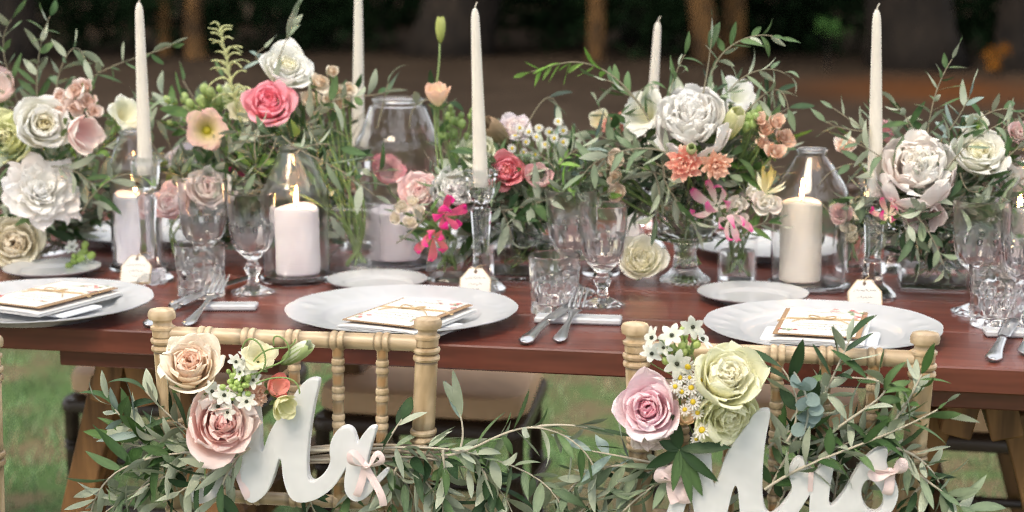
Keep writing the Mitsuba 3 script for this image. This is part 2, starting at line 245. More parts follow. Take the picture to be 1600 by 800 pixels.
def chair_meshes(c0, c1, cush, slots=True, SZ=0.0, thick=.036):
    out = []
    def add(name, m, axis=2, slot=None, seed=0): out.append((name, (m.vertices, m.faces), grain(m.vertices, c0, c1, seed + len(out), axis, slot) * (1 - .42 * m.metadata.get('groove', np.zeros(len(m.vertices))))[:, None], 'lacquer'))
    for s in (-1, 1):
        m = ringed(0, CH - 0.028, 0.0143, [CH - 0.047, CH - 0.152, CH - 0.27, 0.38, 0.25, 0.12], 22, True)
        z = m.vertices[:, 2]; m.vertices[:, 0] += s * CW / 2 - s * 0.02 * np.clip((CH - z) / 0.4, 0, 1); m.vertices[:, 1] += -0.06 * np.clip((0.45 - z) / 0.45, 0, 1) ** 1.3; add('post', m)
    xs = [CW * (q / 6 - 0.5) for q in range(1, 6)]
    R = np.array([[0, 0, 1], [1, 0, 0], [0, 1, 0.0]])
    for nm, zz, rr in (('top_rail', CH - 0.034, 0.0105), ('lower_rail', CH - 0.245, 0.0085), ('lower_rail', CH - 0.315, 0.0085)):
        hw = CW / 2 - (0.013 if zz > .7 else 0.025)
        m = placed(ringed(-hw, hw, rr, xs, 16), R, (0, 0, zz)); add(nm, m, 0)
    for x in xs:
        m = ringed(CH - 0.24, CH - 0.036, 0.0072, [CH - 0.24 + d for d in (0.03, 0.066, 0.102, 0.138, 0.174)], 14, step=0.004)
        vv = m.vertices; z = vv[:, 2] - (CH - 0.24); ph = (z % 0.036) / 0.036
        slot = ((np.abs(np.arctan2(vv[:, 0], -vv[:, 1])) < 0.75) & (ph > 0.15) & (ph < 0.52)).astype(float) * 0.75 if slots else None
        vv[:, 0] += x * (1 - 0.045 * (CH - vv[:, 2]) / 0.25); vv[:, 1] *= 1; add('spindle', m, 2, slot)
    for s in (-1, 1):
        m = ringed(0, 0.41 + SZ, 0.0145, [0.33, 0.24, 0.12], 16); m.vertices[:, 0] += s * 0.185; m.vertices[:, 1] += 0.375; add('leg', m)
    for zz in (0.2, 0.3):
        m = placed(ringed(-0.18, 0.18, 0.009, [-.09, .09], 10), R, (0, 0.375, zz)); add('stretcher', m, 0)
    for s in (-1, 1): m = placed(ringed(-0.19, 0.19, 0.009, [0], 10), np.array([[1, 0, 0], [0, 0, 1], [0, -1, 0.0]]), (s * 0.18, 0.185, 0.24)); add('stretcher', m, 1)
    def pad(hx0, hx1, hy, z0, z1, rr, bul):
        o = Polygon([(-hx0 + rr, rr), (hx0 - rr, rr), (hx1 - rr, hy - rr), (-hx1 + rr, hy - rr)]).buffer(rr, 8); p = np.array(o.exterior.coords)[:-1]; c = p.mean(0); k = len(p)
        lv = [(0.0, z0), (0.93, z0), (1, z0 + (z1 - z0) * .15), (1.0, z0 + (z1 - z0) * .6), (0.975, z0 + (z1 - z0) * .85), (0.93, z1 - .002), (0.8, z1 + bul * .5), (0.4, z1 + bul), (0, z1 + bul)]
        v = np.vstack([np.c_[c + (p - c) * s_, np.full(k, z)] for s_, z in lv]); i, j = np.meshgrid(np.arange(len(lv) - 1), np.arange(k), indexing='ij'); a = i * k + j; b = i * k + (j + 1) % k
        return trimesh.Trimesh(v, np.concatenate([np.stack([a, b, b + k], -1).reshape(-1, 3), np.stack([a, b + k, a + k], -1).reshape(-1, 3)]), process=False)
    add('seat', pad(0.185, 0.205, 0.40, 0.395 + SZ, 0.428 + SZ, 0.03, 0.0), 0)
    m = pad(0.18, 0.2, 0.395, 0.429 + SZ, 0.429 + SZ + thick, 0.07, 0.006); out.append(('cushion', (m.vertices, m.faces), np.asarray(cush) * (0.92 + 0.16 * meshkit.fbm(m.vertices * 60, 2)[:, None]), 'paint'))
    return out
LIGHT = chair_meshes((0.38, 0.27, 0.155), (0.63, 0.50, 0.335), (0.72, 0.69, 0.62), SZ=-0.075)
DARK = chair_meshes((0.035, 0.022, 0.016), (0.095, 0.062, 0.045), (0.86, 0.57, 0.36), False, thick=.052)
cache = {}
def chair(meshes, o, x, y, label, group=None):
    k = thing('chair', label, 'chair', group); m = np.eye(4); m[:3, 0], m[:3, 1], m[:3, 2], m[:3, 3] = x, y, ZZ, o
    for nm, mesh, col, b in meshes:
        d = cache.setdefault(id(mesh), None) or ply(*(lambda s: (s[0], b, True, None, s[1]))(split(trimesh.Trimesh(*mesh, process=False), 32, col))); cache[id(mesh)] = d
        scene[key_of(nm, k)] = {**d, 'to_world': T(m)}
    return k
def chair_near(p0, p1, label):
    a_, b_ = P(*p0, CH), P(*p1, CH); x = nrm(b_ - a_); y = np.array([-x[1], x[0], 0]); o = (a_ + b_) / 2 * np.array([1, 1, 0])
    chair(LIGHT, o, x, y, label); return o, x, y
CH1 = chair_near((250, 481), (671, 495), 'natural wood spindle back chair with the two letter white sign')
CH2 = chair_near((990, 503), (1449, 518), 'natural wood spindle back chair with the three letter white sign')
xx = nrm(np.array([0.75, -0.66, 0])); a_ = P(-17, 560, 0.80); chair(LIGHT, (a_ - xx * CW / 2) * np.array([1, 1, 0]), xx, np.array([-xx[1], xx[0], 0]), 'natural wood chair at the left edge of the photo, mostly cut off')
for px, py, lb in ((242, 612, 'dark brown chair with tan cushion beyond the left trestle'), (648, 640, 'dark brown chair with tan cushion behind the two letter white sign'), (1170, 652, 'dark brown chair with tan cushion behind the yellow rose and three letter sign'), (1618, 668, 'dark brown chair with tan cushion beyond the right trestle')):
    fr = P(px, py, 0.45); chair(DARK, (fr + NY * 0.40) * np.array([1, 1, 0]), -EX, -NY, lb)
def atc(px, py, ch, off):
    o, x, y = ch; d = ray(px, py); return EYE + d * ((o - y * off - EYE) @ y) / (d @ y)

# ---------------------------------------------------------------- glass and china
FL = lambda n, amt, z0=-9, z1=9: (lambda r, z, th: r * (1 - amt * ((z > z0) & (z < z1)) * (1 - np.abs(np.cos(n * th / 2)))))
def facet(n, z0, z1, amt=1.0):
    def g(r, z, th):
        w = 2 * np.pi / n; q = np.cos(np.pi / n) / np.cos((th % w) - w / 2); k = np.clip(np.minimum((z - z0), (z1 - z)) / 0.004 + 0.5, 0, 1) * amt
        return r * (1 + k * (q / np.cos(np.pi / n) * 0.985 - 1)) if n > 5 else r
    return g
def goblet(px, pyb, pyt, wpx, label, group=None):
    b = P(px, pyb); H = size_at(b, pyb - pyt) * 0.985; R = size_at(b, wpx) / 2; s = H; st = 0.0055
    outer = [(1e-6, 0), (R * .86, 0), (R * .92, .002), (R * .92, .0035), (R * .6, .008), (R * .3, .014), (.0085, .02), (.0068, .026), (.0085, .03 + .0), (.0095, .2 * s), (.0105, .23 * s), (.0125, .25 * s), (.0100, .28 * s), (.0075, .31 * s), (.0072, .335 * s), (.012, .352 * s), (R * .45, .385 * s), (R * .68, .44 * s), (R * .84, .51 * s), (R * .92, .6 * s), (R * .945, .68 * s), (R * .95, .70 * s), (R * .953, .718 * s), (R * .97, .805 * s), (R * .985, .9 * s), (R, .985 * s), (R * .995, s), (R - .0013, s), (R - .0017, .99 * s)]
    inner = [(R * .985 - .0018, .9 * s), (R * .97 - .0018, .8 * s), (R * .95 - .0024, .72 * s), (R * .865, .64 * s), (R * .77, .54 * s), (R * .54, .455 * s), (R * .25, .42 * s), (1e-6, .412 * s)]
    fo = lambda r, z, th: r * (1 - .075 * np.abs(np.cos(5 * th)) * np.clip((z - .37 * s) / .01, 0, 1) * np.clip((.715 * s - z) / .004, 0, 1))
    def mod(r, z, th):
        k = np.arange(len(outer) + len(inner))[:, None] < len(outer); six = facet(6, .03, .345 * s)(r, z, th)
        return np.where(k, np.where(z < .35 * s, six, fo(r, z, th)), r)
    m = lathe(outer + inner, 60, mod); m.apply_translation(b + ZZ * .0006)
    return put('goblet', m, 'crystal', smooth=24, label=label, cat='goblet', group=group)
goblet(321, 446, 278, 78, 'tall crystal water goblet behind the tumbler, set by the left trestle side chair')
goblet(396, 459, 297, 75, 'faceted crystal wine goblet beside the lit candle in the middle left lantern')
goblet(893, 459, 292, 84, 'tall crystal water goblet standing behind the central tumbler')
goblet(941, 479, 316, 77, 'faceted crystal wine goblet just before the cream rose on the table')
goblet(1527, 490, 308, 89, 'large crystal goblet behind the rightmost tumbler')
goblet(1597, 500, 326, 80, 'crystal goblet cut off by the right edge of the photo')
def tumbler(px, pyb, pyt, wpx, label):
    b = P(px, pyb); H = size_at(b, pyb - pyt) * .98; R = size_at(b, wpx) / 2; s = H
    zz = np.linspace(0.03, 0.97, 26); outer = [(1e-6, 0), (R * .82, 0), (R * .88, .02 * s)] + [(R * (.89 + .11 * z), z * s) for z in zz] + [(R, .985 * s), (R - .0012, s), (R - .003, .99 * s)]
    inner = [(R - .0042, .7 * s), (R - .005, .45 * s), (R - .008, .22 * s), (R * .6, .17 * s), (1e-6, .165 * s)]; no = len(outer)
    def mod(r, z, th):
        k = (np.arange(no + len(inner))[:, None] < no) & (z > .03 * s); u = z / s
        dia = np.abs(np.sin(5 * th + u * 7)) * np.abs(np.sin(5 * th - u * 7)); low = np.clip((.62 - u) / .04, 0, 1) * np.clip((u - .1) / .03, 0, 1)
        flute = (1 - np.abs(np.cos(5 * th))) * np.clip((.15 - u) / .05, 0, 1)
        star = np.clip((u - .66) / .02, 0, 1) * np.clip((.8 - u) / .02, 0, 1) * np.maximum(np.cos(10 * th) - .6, 0)
        return r - np.where(k, .0052 * dia * low + .003 * flute + .003 * star, 0)
    m = lathe(outer + inner, 90, mod); m.apply_translation(b + ZZ * .0006); return put('tumbler', m, 'crystal', smooth=30, label=label, cat='tumbler')
tumbler(315, 463, 378, 81, 'cut glass tumbler behind the crossed forks on the left of the table')
tumbler(866, 489, 395, 82, 'cut glass tumbler behind the knife and fork at the centre')
tumbler(1557, 510, 412, 92, 'cut glass tumbler at the right end of the table')
def candlestick(px, pyb, pyt, wpx, label, base=75):
    b = P(px, pyb); H = size_at(b, pyb - pyt); R = size_at(b, wpx) / 2; B = size_at(b, base) / 2; s = H
    pr = [(1e-6, 0), (B, 0), (B, .004), (B * .95, .007), (B * .75, .016), (B * .55, .022), (B * .42, .03), (.0135, .042), (.0125, .06), (.0115, .3 * s), (.0122, .45 * s), (.0140, .6 * s), (.0150, .66 * s), (.0135, .685 * s), (.0098, .70 * s), (.0098, .72 * s), (.0140, .745 * s), (.0185, .79 * s), (.0205, .86 * s), (.0212, .93 * s), (R, .955 * s), (R, .985 * s), (R * .9, s), (.0145, s), (.0132, .985 * s), (.0125, .86 * s), (1e-6, .85 * s)]
    def mod(r, z, th): q = facet(8, .004, .95 * s)(r, z, th); return np.where(np.arange(len(pr))[:, None] < len(pr) - 5, q, r)
    m = lathe(pr, 48, mod); m.apply_translation(b + ZZ * .0006); put('candlestick', m, 'crystal', smooth=20, label=label, cat='candlestick'); return b, H
def taper_candle(b, H, pytop, px_top, label, pxb):
    z0 = .855 * H + Z0 + .001; base = b * np.array([1, 1, 0]) + ZZ * z0
    dd = ray(px_top, pytop); top = EYE + dd * ((base - EYE) @ NY) / (dd @ NY)
    L = np.linalg.norm(top - base); ax = nrm(top - base); r0, r1 = .0121, .0062
    n = 26; tt = np.linspace(0, 1, n); rr = r0 + (r1 - r0) * tt; rr[-1] = .0022; rr[-2] = .0050
    tt[-2] = 1 - .006 / L; tt[-3] = 1 - .014 / L; rr[-3] = .0062
    k = thing('taper_candle', label, 'candle'); v, f = tube(base + ax * (tt * L)[:, None], rr, 20)
    put('wax', (v, f), 'paint', k, color=np.array([0.70, 0.66, 0.585]) * (0.94 + .12 * meshkit.fbm(v * 30, 2)[:, None]))
    w = top; put('wick', tube(curve([w - ax * .003, w + ax * .004 + EX * .0012, w + ax * .009 + EX * .004], 6), .0011, 6), 'paint', k, color=(.62, .58, .5))
c = candlestick(234, 440, 244, 50, 'crystal candlestick under the leftmost ivory taper'); taper_candle(*c, 4, 217, 'ivory taper candle, leftmost of the row', 224)
c = candlestick(752, 456, 263, 56, 'crystal candlestick under the ivory taper at the centre'); taper_candle(*c, 13, 742, 'ivory taper candle at the centre of the table', 746)
c = candlestick(1361, 466, 278, 54, 'crystal candlestick under the ivory taper beside the big blush peony'); taper_candle(*c, 15, 1370, 'ivory taper candle beside the big blush peony', 1360)
c = candlestick(562, 392, 225, 44, 'crystal candlestick hidden behind the olive leaves and the large lantern', 60); taper_candle(*c, -40, 560, 'ivory taper candle rising out of frame behind the peach spray roses', 561)
c = candlestick(1010, 392, 272, 46, 'far crystal candlestick seen left of the cake stand', 60); taper_candle(*c, 34, 1028, 'ivory taper candle behind the olive branches of the cake stand', 1024)
candlestick(1392, 425, 330, 40, 'far small crystal candlestick behind the magenta lily bud', 50)

LANT = []
def sheet_lathe(pr, n, mod=None):
    m = lathe(pr, n, mod) ; return m
def lantern(px, pyb, pys, pyt, wpx, wneck, label, pillar, pl_label, flame=True, dish=False, wax=(.80, .765, .75)):
    b = P(px, pyb); sc = size_at(b, 1); R = wpx * sc / 2; Rn = wneck * sc / 2; Hs = (pyb - pys) * sc; Ht = (pyb - pyt) * sc; w = .0030; zb = .0105
    k = thing('glass_lantern', label, 'lantern')
    pr = [(R * .985, zb), (R * .985, .02), (R, .03), (R, Hs * .9), (R * .985, Hs * .97), (R * .93, Hs), (R * .86, Hs + .15 * (Ht - Hs)), (Rn * 1.12, Ht - .14 * (Ht - Hs)), (Rn * .98, Ht - .006), (Rn * 1.03, Ht), (Rn * 1.0, Ht + .002)]
    inn = [(max(r - w, .001), z - (w * .5 if z > Hs * .95 else 0)) for r, z in pr[::-1]]; inn[-1] = (inn[-1][0], zb)
    put('shade', placed(lathe(pr + inn + [pr[0]], 64), None, b + ZZ * .0006), 'crystal', k, smooth=35); LANT.append((b, R * 1.06, Ht))
    th = np.arange(49) * 2 * np.pi / 48; ringv, ringf = tube(np.c_[np.cos(th) * Rn * 1.005, np.sin(th) * Rn * 1.005, th * 0 + Ht + .003], .0019, 8); put('rim', (ringv + b, ringf), 'crystal', k)
    put('base', placed(lathe([(1e-6, 0), (R * 1.06, 0), (R * 1.12, .003), (R * 1.12, .006), (R * 1.03, .0095), (R * .4, .0098), (1e-6, .0098)], 56), None, b + ZZ * .0006), 'crystal', k, smooth=35)
    if pillar:
        x0, x1, yb, yt = pillar; pb = b + EX * ((x0 + x1) / 2 - px) * sc; r = (x1 - x0) / 2 * sc; h = (yb - yt) * sc; z = .0112
        kk = thing('pillar_candle', pl_label, 'candle'); zs = np.linspace(z + .004, z + h - .006, 12)
        m = lathe([(1e-6, z), (r * .97, z), (r, z + .003)] + [(r * (1 + .006 * math.sin(q * 3)), q_) for q, q_ in enumerate(zs)] + [(r * .99, z + h - .003), (r * .93, z + h), (r * .8, z + h - .002), (r * .5, z + h - .0045), (r * .2, z + h - .005), (1e-6, z + h - .005)], 40)
        mv = m.vertices; up_ = np.clip((mv[:, 2] - (z + h * .55)) / (h * .45), 0, 1); ang_ = np.arctan2(mv[:, 1], mv[:, 0]); mv[:, 2] += up_ ** 6 * .0035 * np.sin(ang_ * 2 + px) * np.clip(np.hypot(mv[:, 0], mv[:, 1]) / r, 0, 1) ** 2; mv[:, :2] *= (1 + .012 * up_ * np.maximum(np.sin(ang_ * 3 + px), 0) ** 4)[:, None]
        m.apply_translation(pb); put('wax', m, 'paint', kk, color=np.array(wax) * (.95 + .1 * meshkit.fbm(m.vertices * 25, 3)[:, None]))
        tp = pb + ZZ * (z + h - .006); put('wick', tube(curve([tp, tp + ZZ * .006, tp + ZZ * .012 + EX * .0012], 5), .0009, 5), 'soot', kk, smooth=False)
        if flame:
            fh = .032; prf = [(1e-6, 0), (.0018, .002), (.0031, .006), (.0036, .010), (.0031, .016), (.0020, .023), (.0009, .029), (1e-6, fh)]
            m = lathe(prf, 14); m.apply_translation(tp + ZZ * .008)
            put('flame', m, {'type': 'diffuse', 'reflectance': rgb(0, 0, 0)}, kk, emitter={'type': 'area', 'radiance': rgb(15.0, 7.0, 2.1)})
lantern(216, 420, 248, 208, 78, 42, 'glass lantern behind the leftmost crystal candlestick', (184, 250, 415, 306), 'pale pillar candle in the leftmost lantern, behind the crystal candlestick', wax=(.72, .70, .76))
lantern(464, 437, 288, 230, 106, 46, 'glass lantern with a lit candle behind the wine goblet', (432, 500, 431, 326), 'lit white pillar candle standing clear beside the wine goblet', wax=(.82, .76, .77))
lantern(625, 414, 212, 158, 134, 78, 'tallest and widest glass lantern, with flowers before it', (578, 656, 409, 330), 'unlit lilac white pillar candle in the widest lantern', flame=False, wax=(.78, .71, .76))
lantern(1262, 449, 292, 236, 118, 46, 'glass lantern with a lit cream candle right of the lily vase', (1217, 1281, 444, 318), 'lit cream pillar candle right of the small lily vase', wax=(.74, .68, .6))
lantern(1590, 440, 312, 250, 104, 48, 'glass lantern cut by the right edge, behind the crystal goblets', (1552, 1622, 434, 332), 'lit blush pillar candle at the right edge behind the goblets', wax=(.78, .66, .6))

def box_vase(px, pyb, w, h, label, square=True, water=.55, name='glass_vase'):
    b = P(px, pyb); sc = size_at(b, 1); W, H = w * sc, h * sc; b = b + NY * W * (.5 if square else .35)
    n = 40; wl = .0032
    def sq(r, z, th): q = np.maximum(np.abs(np.cos(th)), np.abs(np.sin(th))); return r / (q ** .88) * .97 if square else r
    R = W / 2; k = thing(name, label, 'vase')
    put('base', placed(lathe([(1e-6, 0), (R * .95, 0), (R * .985, .003), (R * .985, .007), (1e-6, .0075)], n, sq), TABR, b + ZZ * .0006), 'crystal', k, smooth=35)
    put('body', placed(sheet_lathe([(R * .985, .0085), (R, .014), (R, H * .5), (R, H - .003), (R * 1.012, H)], n, sq), TABR, b + ZZ * .0006), 'thin_glass', k, smooth=True)
    rv, rf = tube(np.array([[sq(R * 1.012, 0, a) * math.cos(a), sq(R * 1.012, 0, a) * math.sin(a), H] for a in np.linspace(0, 2 * math.pi, n + 1)]), .0014, 7); put('rim', (xf(rv, TABR, b), rf), 'crystal', k)
    if water:
        Rw = R - wl - .0006; m = placed(lathe([(1e-6, .0095), (Rw, .0095), (Rw, H * water), (1e-6, H * water)], n, sq), TABR, b + ZZ * .0006); put('water', m, 'water_body', k, smooth=35)
    return b, R, H
VA = box_vase(45, 400, 92, 46, 'low round glass bowl under the ruffled white peony', False, 0)
VB = box_vase(268, 424, 46, 92, 'square glass vase of green stems right of the leftmost candlestick', True, 0)
VC2 = box_vase(548, 436, 66, 110, 'square glass vase with trailing greenery between two lanterns', True, 0)
VD = box_vase(692, 442, 58, 66, 'small square glass vase holding magenta lily petals', True, 0)
VE = box_vase(808, 440, 122, 92, 'wide low glass vase left of the central goblets', True, .6)
VF = box_vase(936, 432, 60, 72, 'round glass vase hidden behind the central goblets', False, 0)
VH = box_vase(1150, 449, 62, 78, 'small glass tumbler vase of spray roses and a pink lily', False, .7)
VI = box_vase(1458, 455, 112, 112, 'large square glass vase under the big blush peony', True, .3)
VJ = box_vase(1330, 425, 40, 70, 'far small glass vase behind the right candlestick', False, 0)
# pressed glass cake stand with a flower bowl
b = P(1070, 440); sc = size_at(b, 1); Rb = 40 * sc; VG = (b + NY * .05, 0.05, 0.0)
pr = [(1e-6, 0), (Rb * .96, 0), (Rb, .003), (Rb * .97, .006), (Rb * .7, .013), (Rb * .5, .022), (Rb * .42, .045), (Rb * .46, .06), (Rb * .8, .066), (Rb * 1.28, .07), (Rb * 1.3, .074), (Rb * 1.25, .076), (Rb * .4, .0745), (1e-6, .074)]
put('cake_stand', placed(lathe(pr, 96, lambda r, z, th: r * (1 - .05 * (1 - np.abs(np.cos(12 * th))) * (z < .064))), None, b + ZZ * .0006), 'crystal', smooth=40, label='pressed glass cake stand raising the central flower bowl', cat='cake stand')
R = 52 * sc; m = lathe([(1e-6, 0), (R * .8, 0), (R * .97, .012), (R, .03), (R, .078), (R - .003, .079), (R - .004, .078), (R - .004, .03), (R * .78, .006), (1e-6, .005)], 48)
put('glass_bowl', placed(m, None, b + ZZ * .0772), 'crystal', smooth=35, label='glass flower bowl standing on the cake stand', cat='bowl')

def plate(p, d, label, rim=.02, cat='plate', scal=6, nm='plate'):
    R = d / 2; s = rim / .02
    pr = [(1e-6, .003), (R * .6, .0035), (R * .645, .0042), (R * .67, .0042 + .0045 * s), (R * .7, .0042 + .0075 * s), (R * .78, .0042 + .0096 * s), (R * .82, .0042 + .0107 * s), (R * .86, .0042 + .0117 * s), (R * .9, .0042 + .0131 * s), (R * .94, .0042 + .0143 * s), (R * .985, .0042 + .0158 * s), (R, .0046 + .0158 * s), (R, .0036 + .0158 * s), (R * .985, .002 + .0158 * s), (R * .84, .001 + .011 * s), (R * .70, .001 + .006 * s), (R * .64, .0), (R * .6, -.0005), (R * .58, .0012), (1e-6, .0012)]
    m = lathe(pr, 192, lambda r, z, th: r * (1 + (r > R * .8) * .010 * (np.abs(np.cos(scal * th)) - .5)) ); vr = np.hypot(m.vertices[:, 0], m.vertices[:, 1]); va = np.arctan2(m.vertices[:, 1], m.vertices[:, 0])
    m.vertices[:, 2] += .0006 + .0011 * s * np.exp(-((vr / R - .86) / .07) ** 2) * np.maximum(np.cos(24 * va), -.2) * (vr > R * .74)
    return put(nm, placed(m, None, p), 'porcelain', smooth=45, label=label, cat=cat)
plate(P(64, 489) , .322, 'large white charger plate at the left edge of the photo', nm='charger_plate')
plate(P(628, 502), .328, 'large white charger plate behind the two letter sign chair', nm='charger_plate')
plate(P(1284, 528), .318, 'large white charger plate behind the three letter sign chair', nm='charger_plate')
plate(P(82, 430), .155, 'small white bread plate beyond the left charger', .012, scal=5, nm='bread_plate')
plate(P(590, 449), .158, 'small white bread plate beyond the central charger', .012, scal=5, nm='bread_plate')
plate(P(1176, 470), .166, 'small white bread plate beyond the right charger', .012, scal=5, nm='bread_plate')
plate(P(242, 376), .29, 'white plate on the far side behind the leftmost lantern', nm='far_plate')
plate(P(722, 384), .29, 'white plate on the far side behind the central candlestick', nm='far_plate')
plate(P(1205, 398), .28, 'white plate on the far side behind the cake stand and lit cream candle', nm='far_plate')
p = P(991, 376); put('place_card', placed(cbox(.03, .012, .052, .001), TABR, p + ZZ * .0268), 'paint', smooth=False, color=(.66, .68, .70), label='blank white standing card at a far place beside the far candlestick', cat='card')

# menus on napkins
def squiggle(m, o, u, w_, length, hgt, seed, col, wd=.0007):
    r = np.random.default_rng(seed); k = int(length / .0016); x = np.linspace(0, length, k); y = hgt * (np.sin(x * 900 + r.uniform(0, 6)) * .5 + r.normal(size=k) * .25) * (np.sin(x * 190 + r.uniform(0, 6)) > -.65)
    pts = o + u * x[:, None] + w_ * y[:, None]; nrm_ = w_ * wd + u * wd * .4
    v = np.concatenate([pts - nrm_, pts + nrm_]); i = np.arange(k - 1); f = np.concatenate([np.stack([i, i + 1, i + 1 + k], 1), np.stack([i, i + 1 + k, i + k], 1)]); m.add(v, f, col)
def menu(corners, seed, which):
    z = Z0 + .024; A, B, C_, D = [P(*q, z + .014) for q in corners]; ctr = (A + B + C_ + D) / 4 * np.array([1, 1, 0]); u = nrm((B - A) + (C_ - D)); u[2] = 0; u = nrm(u); w_ = np.array([-u[1], u[0], 0])
    W, H = .112, .165; R = np.stack([u, w_, ZZ], 1); top = z - Z0
    k = thing('napkin', 'white linen napkin folded under the menu card ' + which, 'napkin')
    put('underfold', placed(cbox(W * 1.36, H * .5, .004, .0018), R, ctr + ZZ * (Z0 + .0105) - w_ * H * .1), 'paint', k, smooth=False, color=(.66, .68, .71))
    for q in range(4):
        n = 13; xs = np.linspace(-1, 1, n); ys = np.linspace(-1, 1, 9); g = np.stack(np.meshgrid(xs, ys, indexing='ij'), -1).reshape(-1, 2)
        def sheet(dz): return np.c_[g[:, 0] * W * .53 + .002 * (q % 2), g[:, 1] * H * .53 - .0015 * q, .0138 + q * .0021 + dz + .0011 * meshkit.fbm(np.c_[g * 1.7, g[:, :1] * 0 + q + seed], 2) - .0018 * np.abs(g[:, 0]) ** 6 * (q > 1)]
        t_, bt = sheet(.0014), sheet(0); i, j = np.meshgrid(np.arange(n - 1), np.arange(8), indexing='ij'); a = i * 9 + j; fq = np.stack([a, a + 9, a + 10, a + 1], -1).reshape(-1, 4); ft = np.vstack([fq[:, [0, 1, 2]], fq[:, [0, 2, 3]]])
        ring = np.r_[np.arange(0, n * 9, 9), (n - 1) * 9 + np.arange(1, 9), np.arange((n - 2) * 9 + 8, -1, -9), np.arange(7, 0, -1)]; N = n * 9; r2 = np.roll(ring, -1)
        f = np.vstack([ft, ft[:, ::-1] + N, np.stack([ring, ring + N, r2 + N], 1), np.stack([ring, r2 + N, r2], 1)])
        put('fold', (xf(np.vstack([t_, bt]), R, ctr + ZZ * Z0), f), 'paint', k, smooth=30, color=(.65, .65, .64) if q % 2 else (.60, .59, .57))
    zc = Z0 + .0260; k = thing('menu_card', 'kraft edged menu card with flower print tied in twine ' + which, 'menu')
    put('backing', placed(cbox(W, H, .0014, .0004), R, ctr + ZZ * zc), 'paint', k, smooth=False, color=(.31, .195, .11))
    put('sheet', placed(cbox(W * .88, H * .985, .0012, .0003), R, ctr + ZZ * (zc + .0014)), 'paint', k, smooth=False, color=(.66, .645, .595))
    m = M(); o = ctr + ZZ * (zc + .0024)
    for q, (yy, ll) in enumerate(((.35, .05), (.2, .045), (-.12, .06), (-.2, .07), (-.3, .05))): squiggle(m, o + w_ * H * yy - u * ll / 2, u, w_, ll, .0028 if q != 3 else .004, seed + q, (.17, .15, .14))
    put('lettering', m, 'paint', k, smooth=False, kind='stuff')
    m = M(); r = np.random.default_rng(seed)
    for cx, cy, n in ((.33, .40, 7), (.40, .25, 4), (-.36, -.36, 5), (.34, -.3, 3), (.1, .42, 3)):
        for q in range(n):
            cc = (.50, .12, .12) if r.random() < .3 else ((.62, .30, .28) if r.random() < .5 else (.22, .30, .17)); c0 = o + u * (W * cx + r.normal() * .005) + w_ * (H * cy + r.normal() * .006); rr = r.uniform(.002, .0045); th = np.arange(8) * .785
            v = np.vstack([c0 + ZZ * .0001 * q, c0 + ZZ * .0001 * q + u * (np.cos(th) * rr)[:, None] + w_ * (np.sin(th) * rr * r.uniform(.6, 1.3))[:, None]]); m.add(v, [[0, 1 + e, 1 + (e + 1) % 8] for e in range(8)], cc)
    put('flower_print', m, 'paint', k, smooth=False, kind='stuff')
    m = M(); tw = (.50, .36, .2)
    for off in (.06, .085): m.add(*tube([ctr + ZZ * (zc + .0026) + u * x + w_ * (H * off + x * .1) - ZZ * max(0, abs(x) - W * .5) * 1.2 for x in np.linspace(-W * .53, W * .53, 9)], .0009, 5), tw)
    kc = ctr + ZZ * (zc + .0035) + w_ * H * .075
    for s in (-1, 1):
        lp = [kc + u * (s * .018 * math.sin(q)) * (1 if q < 3.2 else 1) + w_ * (.008 * math.sin(2 * q)) + ZZ * .0025 * math.sin(q) for q in np.linspace(0, math.pi, 10)]; m.add(*tube(lp, .0009, 5), tw)
        m.add(*tube(curve([kc, kc + u * s * .02 - w_ * .01 + ZZ * .001, kc + u * s * .038 - w_ * .03], 8), .0008, 5), tw)
    m.mesh(trimesh.creation.icosphere(1, .0022).apply_translation(kc), tw); put('twine', m, 'paint', k)
menu(((62, 421), (176, 437), (98, 473), (-28, 462)), 3, 'at the left edge'); menu(((612, 446), (713, 456), (672, 507), (555, 494)), 11, 'on the central charger'); menu(((1244, 466), (1354, 474), (1328, 515), (1210, 511)), 23, 'on the right charger')

def tag(px, py, w, label, seed, t):
    p = P(px, py) ; sc = size_at(p, 1); s = w * sc / 2; rt = np.array([1, 0, 0.0]); bk = nrm(np.array([0.05, 1, 0])); upv = nrm(ZZ * .86 + bk * .5); R = np.stack([rt, upv, np.cross(rt, upv)], 1)
    o = Polygon([(-.98, -.95), (.98, -.95), (1, .25), (.42, 1.0), (-.42, 1.0), (-1, .25)]); hole = Polygon([(.12 * math.cos(q), .72 + .12 * math.sin(q)) for q in np.arange(12) * .5236])
    k = thing('name_tag', label, 'name tag'); c = p + upv * s * .97 + ZZ * .002
    for nm, sc_, z0, th, col in (('backing', 1.0, 0, .003, (.55, .42, .26)), ('face', .93, .0031, .0008, (.67, .66, .62))):
        g = Polygon(np.array(o.exterior.coords) * s * sc_).difference(Polygon(np.array(hole.exterior.coords) * s)); m = trimesh.creation.extrude_polygon(g, th); m.apply_translation([0, 0, z0]); put(nm, placed(m, R, c), 'paint', k, smooth=False, color=col)
    m = M()
    for q, (yy, ll) in enumerate(((.3, 1.3), (-.12, .9), (-.45, .5))): squiggle(m, c + R[:, 2] * .0042 + upv * s * yy - rt * s * ll / 2, rt, upv, s * ll, .0022, seed + q, (.20, .18, .17), .00055)
    put('lettering', m, 'paint', k, smooth=False, kind='stuff')
    hc = c + upv * s * .72; put('cord', tube(curve([hc - R[:, 2] * .002, hc + R[:, 2] * .006 + upv * .004, hc + upv * s * .4 + bk * .01 + rt * .008, hc + upv * s * .3 + bk * .03 + rt * .012], 12), .0008, 5), 'paint', k, color=(.5, .36, .22))
